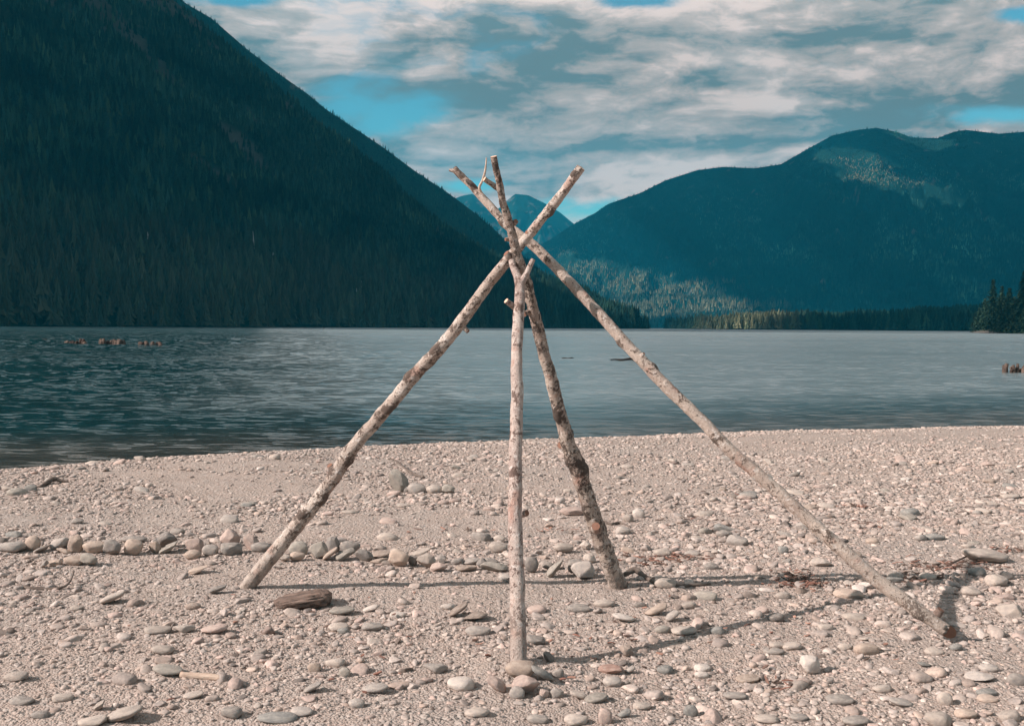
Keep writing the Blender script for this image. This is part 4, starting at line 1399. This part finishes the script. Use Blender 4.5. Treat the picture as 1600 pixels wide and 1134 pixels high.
def put_stone(px, pyb, w, h, code, tilt, ang, label=None, ring=False, seed=0):
    if ring:
        w, h = w * 1.05, h * 1.02
        px += random.Random(seed).uniform(-2, 2)
        ang = 1 if seed % 3 == 0 else ang
    p = ground(px, pyb)
    dep = (p - EYE).dot(fwd)
    a = w / FPX * dep / 2
    hh_ = h / FPX * dep
    cosv = max(0.2, -ray(px, pyb).normalized().z)
    r_ = random.Random(seed * 7 + 3)
    b = a * r_.uniform(0.6, 0.85)
    if h > w * 0.85:
        b = a * 0.75
    ch = max(hh_ * 0.5, (hh_ - 2 * b * cosv * 0.55) / 1.5)
    ch = min(ch * 1.1, hh_ * 0.75)
    o = bpy.data.objects.new('stone', stone_mesh(seed, ang, code, r_.randint(0, 3)))
    COL.objects.link(o)
    ta = math.radians(tilt)
    o.rotation_euler = (r_.uniform(-0.12, 0.12), -ta, r_.uniform(-0.25, 0.25))
    if tilt:
        # a tilted stone: its own length along the slope, thinner across
        s_, c_ = abs(math.sin(ta)), abs(math.cos(ta))
        la = min(max(w, h) / FPX * dep / 2 * (1.0 if h < w else 1.05), a / max(c_, 0.3))
        th = max(0.28 * la, (hh_ / 2 - la * s_) / max(c_, 0.4))
        o.scale = (la, b, th)
        zc = la * s_ * 0.9 + th * c_ * 0.9
    else:
        o.scale = (a, b, ch)
        zc = ch
    o.location = (p.x, p.y + b * 0.6, float(zg(p.x, p.y + b * 0.6)) + zc * ((0.85 if label else 0.72 if tilt else 0.5) if not ring else r_.uniform(0.62, 0.95)))
    pt = Vector((p.x, p.y, p.z))
    tag(o, label or stone_label(pt, 2 * a, w, h, ang, code, ring), 'stone', 'stones of the fire ring' if ring else 'loose stones on the gravel')
    if label:
        USED.add(label)
    STONE_AT.append((p.x, p.y + b * 0.6, max(a, b)))
    return o


for i, r in enumerate(RING):
    put_stone(*r[:7], ring=True, seed=i + 1)
for i, r in enumerate(FREE):
    if r[2] > 3:
        put_stone(*r[:7], label=r[7] if len(r) > 7 else None, seed=i + 90)

# ------------------------------------------------------------------ gravel: the nearest big cobbles are stones of their own, the rest is one mass
PAL = np.array([TINT[c][0] for c in 'ppwtkggpdpobkg'])


def sandy(x, y):
    """0 on bare silt, 1 where the stones lie thick"""
    n_ = fbm(x * 0.5, y * 0.7, 12.0, 3)
    d = smooth(n_, -0.28, 0.25)
    right = smooth(x / np.maximum(y, 1), -0.05, 0.25)
    d = np.clip(0.12 + 0.70 * d + 0.38 * right, 0, 1)
    inside = np.exp(-(((x + 0.55) / 1.0) ** 2 + ((y - 5.75) / 0.38) ** 2) ** 2)
    strip = np.exp(-((shore_s(x, y) - 3.0) / 1.0) ** 2) * smooth(x, 0.5, 3.0)
    return d * (1 - 0.75 * inside) * (1 - 0.85 * strip)


def sample(n, y0, y1, seed, fade=1.0):
    r = np.random.RandomState(seed)
    y = np.sqrt(r.uniform(y0 ** 2, y1 ** 2, n * 3))
    x = r.uniform(-1, 1, n * 3) * (0.60 * y + 2.2)
    k = (r.rand(n * 3) < sandy(x, y) ** fade) & (shore_s(x, y) > -0.35)
    return x[k][:n], y[k][:n]


bx, by = sample(300, 3.9, 12.0, 77)
sticks = [ground(*q) for q in ((40, 918), (75, 918), (108, 914), (315, 1060), (470, 945), (85, 757), (635, 735), (964, 819), (1495, 880))]
big = []
r = np.random.RandomState(5)
taken = np.array(STONE_AT)
for x, y in zip(bx, by):
    W_ = float(np.clip(r.lognormal(math.log(0.115), 0.28), 0.07, 0.165)) * (1 + 0.03 * (y - 5))
    if np.min(np.hypot(taken[:, 0] - x, (taken[:, 1] - y)) - taken[:, 2]) < W_ * 0.7:
        continue
    if min(math.hypot(x - q.x, y - q.y) for q in sticks) < W_ * 0.6 + 0.14:
        continue
    if np.hypot(x, y - 4.6) < 0.35 or abs(x / y) > 0.50:
        continue
    big.append((x, y, W_))
n_big = 300 - len(STONE_AT)
for i, (x, y, W_) in enumerate(big[:n_big]):
    code = 'ppwtkggpsopgkp'[r.randint(14)]
    rel = r.uniform(0.26, 0.62)
    ang = float(r.rand() < 0.35)
    o = bpy.data.objects.new('stone', stone_mesh(r.randint(100), ang, code, r.randint(4)))
    COL.objects.link(o)
    a, b, c_ = W_ / 2, W_ / 2 * r.uniform(0.55, 0.95), W_ / 2 * rel
    o.scale = (a, b, c_)
    o.rotation_euler = (r.normal() * 0.14, r.normal() * 0.14, r.uniform(-0.7, 0.7))
    o.location = (x, y, float(zg(x, y)) + c_ * r.uniform(-0.05, 0.5))
    tag(o, stone_label(Vector((x, y, 0)), W_, 1, rel, ang, code, False), 'stone', 'loose stones on the gravel')
    STONE_AT.append((x, y, a))

GV, GF, GC, goff = [], [], [], 0


def pebbles(x, y, half, seed, sub, zsink=(-0.2, 0.5), flat=(0.22, 0.55)):
    global goff
    r = np.random.RandomState(seed)
    n = len(x)
    z = zg(x, y)
    a = half
    b = half * r.uniform(0.5, 0.95, n)
    c_ = half * r.uniform(*flat, n)
    yaw = r.rand(n) * 6.28
    tilt = r.normal(size=n) * 0.22
    z0 = z + c_ * r.uniform(*zsink, n)
    tone = r.uniform(0.5, 1.15, n)[:, None]
    colr = PAL[r.randint(len(PAL), size=n)] * tone
    colr = colr * 0.5 + np.array([0.43, 0.335, 0.29]) * 0.5      # silt dried on every stone
    colr *= (1 - 0.55 * smooth(z, WATER_Z + 0.14, WATER_Z + 0.03))[:, None]      # wet at the water's edge
    colr[r.rand(n) < 0.07] *= 0.5
    for v in range(10):
        s = np.arange(v, n, 10)
        if not len(s):
            continue
        VV, FF = stone_shape(sub, 500 + v * 7, 0.15 if v % 2 else 0.95)
        X = VV[None, :, 0] * a[s][:, None]
        Y = VV[None, :, 1] * b[s][:, None]
        Z = VV[None, :, 2] * c_[s][:, None]
        ct, st = np.cos(tilt[s])[:, None], np.sin(tilt[s])[:, None]
        X, Z = X * ct - Z * st, X * st + Z * ct
        ca, sa = np.cos(yaw[s])[:, None], np.sin(yaw[s])[:, None]
        P = np.stack([X * ca - Y * sa + x[s][:, None], X * sa + Y * ca + y[s][:, None], Z + z0[s][:, None]], 2)
        GV.append(P.reshape(-1, 3))
        GF.append((FF[None] + (np.arange(len(s)) * len(VV))[:, None, None] + goff).reshape(-1, 3))
        GC.append(np.repeat(colr[s], len(VV), axis=0))
        goff += len(s) * len(VV)


def away(x, y, half, k=0.6):
    t_ = np.array(STONE_AT)
    keep = np.ones(len(x), bool)
    for i in range(0, len(x), 4000):
        d = np.hypot(x[i:i + 4000, None] - t_[None, :, 0], y[i:i + 4000, None] - t_[None, :, 1]) - t_[None, :, 2] * 0.8 - half[i:i + 4000, None] * k
        keep[i:i + 4000] = d.min(axis=1) > 0
    return keep


for (n, y0, y1, lo, hi, sub, sd) in ((2600, 3.5, 9.0, 0.022, 0.056, 3, 1), (5600, 8.0, 17.0, 0.020, 0.050, 2, 2), (24000, 3.4, 9.0, 0.009, 0.024, 2, 3),
                                     (38000, 8.0, 19.5, 0.011, 0.028, 1, 4), (36000, 3.4, 8.0, 0.0045, 0.011, 1, 5), (26000, 8.0, 13.0, 0.006, 0.012, 1, 6)):
    x, y = sample(int(n * 1.22), y0, y1, sd, 1.6 if lo > 0.02 else 1.3)
    rr = np.random.RandomState(sd + 50)
    half = lo * (hi / lo) ** (rr.rand(len(x)) ** 1.6)
    k = away(x, y, half)
    pebbles(x[k], y[k], half[k], sd + 20, sub)
go2 = obj('gravel', np_mesh('gravel', np.concatenate(GV), np.concatenate(GF), np.concatenate(GC), True), M_gravel)
tag(go2, 'loose gravel and pebbles spread over the beach', 'gravel', kind='stuff')

# ------------------------------------------------------------------ driftwood, sticks, bark scraps
def stick(name, rows_, m, label, lift_=0.6, sides=9, seed=0, bumpy=0.12):
    """a stick lying on the beach through places in the photo; rows of place, width and height over the ground"""
    pts = []
    for px, py, wpx, up_ in rows_:
        p = ground(px, py)
        rad = wpx / FPX * p.y / 2
        pts.append((p.x, p.y, float(zg(p.x, p.y)) + rad * lift_ + up_, rad))
    P = spline(pts, 0.015)
    base = Vector(P[len(P) // 2, :3])
    V, F = tube([p[:3] - np.array(base) for p in P], list(P[:, 3]), sides, bumpy, seed)
    o = obj(name, poly_mesh(name, V, F), m, None, base)
    tag(o, label, 'stick')
    return o


stick('bleached_stick', [(282, 1056, 9, 0), (312, 1059, 11, 0), (335, 1061, 11, 0), (347, 1063, 9, 0)], M_palewood, 'bleached pale stick lying beside the smooth olive grey stone')
stick('curved_twig', [(31, 917, 3, 0.01), (45, 920, 6, 0), (62, 921, 6, 0), (82, 921, 5, 0), (100, 920, 4, 0.01), (110, 916, 3, 0.03), (116, 908, 2, 0.06)], M_darkstick, 'thin curved grey brown twig lying on the silt with one end curling up')
stick('shore_branch', [(62, 762, 4, 0), (74, 757, 7, 0.01), (84, 755, 8, 0.03), (94, 755, 5, 0.02), (107, 755, 3, 0.01)], M_darkstick, 'short dark bent branch on the shingle near the water')
stick('shore_twig', [(606, 720, 2, 0.02), (615, 722, 2, 0.03), (630, 733, 3, 0.02), (645, 742, 3.5, 0.01), (662, 747, 5, 0)], M_darkstick, 'thin bent twig behind the grey block of rock standing on edge')
stick('dark_stick', [(945, 817, 3, 0.01), (955, 820, 5, 0), (968, 818, 4, 0), (985, 824, 3, 0)], M_darkstick, 'short dark wavy stick just beside the crooked pole')
stick('thin_twig', [(1478, 885, 3, 0), (1495, 879, 3, 0.01), (1515, 872, 2.5, 0.02)], M_darkstick, 'thin straight twig pointing at the long pale stone')
stick('flat_stick', [(1020, 914, 4, 0.0), (1060, 917, 6, 0), (1110, 914, 5, 0)], M_darkstick, 'flat half buried stick in the pole shadows beyond the crooked pole foot')
stick('dark_root', [(976, 905, 8, 0.02), (992, 903, 10, 0.04), (1008, 906, 8, 0.01), (1030, 916, 6, 0)], M_darkstick, 'dark root scrap at the foot of the crooked pole')

# the brown lump of rotten wood: a split log with ragged grain
p0 = ground(470, 952)
V, F = ICO[4]
V = V.copy()
V = np.sign(V) * np.abs(V) ** 0.72
V /= np.abs(V).max(axis=0)
V[:, 0] += 0.10 * pn(V[:, 1] * 3, V[:, 2] * 3, 1.0)
gr = fbm(V[:, 0] * 1.2, V[:, 1] * 7, V[:, 2] * 9, 3)
gr2 = fbm(V[:, 0] * 3.5, V[:, 1] * 16, V[:, 2] * 18, 2)
V[:, 1:] *= (1 + 0.42 * gr + 0.16 * gr2)[:, None]
V[:, 2] *= 0.80 + 0.22 * V[:, 0]
V[:, 0] = np.where(V[:, 0] > 0.75, 0.75 + (V[:, 0] - 0.75) * (0.8 + 0.5 * fbm(V[:, 1] * 5, V[:, 2] * 5, 2.0, 2)), V[:, 0])
k = 1 / FPX * p0.y
V = V * np.array([47 * k, 30 * k, 12.5 * k])
dw = obj('driftwood', np_mesh('driftwood', V, F), M_drift, None, (p0.x, p0.y + 22 * k, float(zg(p0.x, p0.y + 22 * k)) + 9 * k))
dw.rotation_euler = (0, math.radians(-5), math.radians(8))
tag(dw, 'brown rotten split wood chunk lying in front of the longest pole foot', 'driftwood')

# red brown bark scraps and small twigs washed up in drifts
BV, BF, BC = [], [], []
r = np.random.RandomState(8)
for (px, py, sx_, sy_, n) in ((1040, 872, 45, 4, 60), (1020, 880, 25, 4, 20), (1240, 905, 30, 8, 60), (1260, 915, 50, 8, 40), (1470, 885, 70, 7, 90), (1420, 905, 50, 6, 40), (1340, 792, 30, 3, 36), (1360, 820, 20, 5, 16), (1580, 862, 20, 4, 24),
                              (1220, 1075, 16, 10, 10), (1085, 815, 40, 6, 12), (520, 740, 30, 5, 10), (1120, 770, 60, 10, 14), (960, 875, 40, 6, 10), (880, 830, 40, 4, 12), (690, 830, 60, 4, 8), (700, 1000, 500, 70, 60), (1100, 1000, 400, 60, 40)):
    for _ in range(n):
        p = ground(px + r.normal() * sx_ * 0.7, py + r.normal() * sy_ * 0.7)
        L, w_ = r.uniform(0.008, 0.036) if sx_ < 200 else r.uniform(0.006, 0.02), r.uniform(0.002, 0.009)
        a = r.uniform(0, 6.28) if r.rand() < 0.4 else r.normal() * 0.4
        ti = r.normal() * 0.18
        z = p.z + r.uniform(0.004, 0.022)
        d = np.array([math.cos(a) * math.cos(ti), math.sin(a) * math.cos(ti), math.sin(ti)])
        s_ = np.array([-math.sin(a), math.cos(a), r.normal() * 0.3])
        n_ = np.cross(d, s_)
        c = np.array((p.x, p.y, z))
        i = len(BV)
        t_ = max(0.0015, w_ * 0.3)
        bend = n_ * L * r.uniform(-0.2, 0.25)
        for e, off in ((-1, 0), (0, 1), (1, 0)):
            for sg in (-1, 1):
                for tt in (-1, 1):
                    BV.append(c + d * L * e + bend * off + s_ * w_ * sg * (1 if e == 0 else 0.6) + n_ * t_ * tt)
        for q in (0, 4):
            a0, a1, a2, a3 = i + q, i + q + 1, i + q + 2, i + q + 3
            b0, b1, b2, b3 = a0 + 4, a1 + 4, a2 + 4, a3 + 4
            BF += [(a0, a2, b2, b0), (a1, b1, b3, a3), (a0, b0, b1, a1), (a2, a3, b3, b2)]
        BF += [(i, i + 1, i + 3, i + 2), (i + 8, i + 10, i + 11, i + 9)]
        cc = np.array([(0.22, 0.105, 0.078), (0.15, 0.09, 0.07), (0.30, 0.165, 0.125), (0.11, 0.075, 0.06)][r.randint(4)]) * r.uniform(0.7, 1.3)
        BC += [cc] * 12
bl = obj('bark_litter', np_mesh('bark_litter', np.array(BV), np.array(BF), np.array(BC), False), M_bark_litter)
tag(bl, 'red brown scraps of bark and twig washed up among the stones', 'bark litter', kind='stuff')
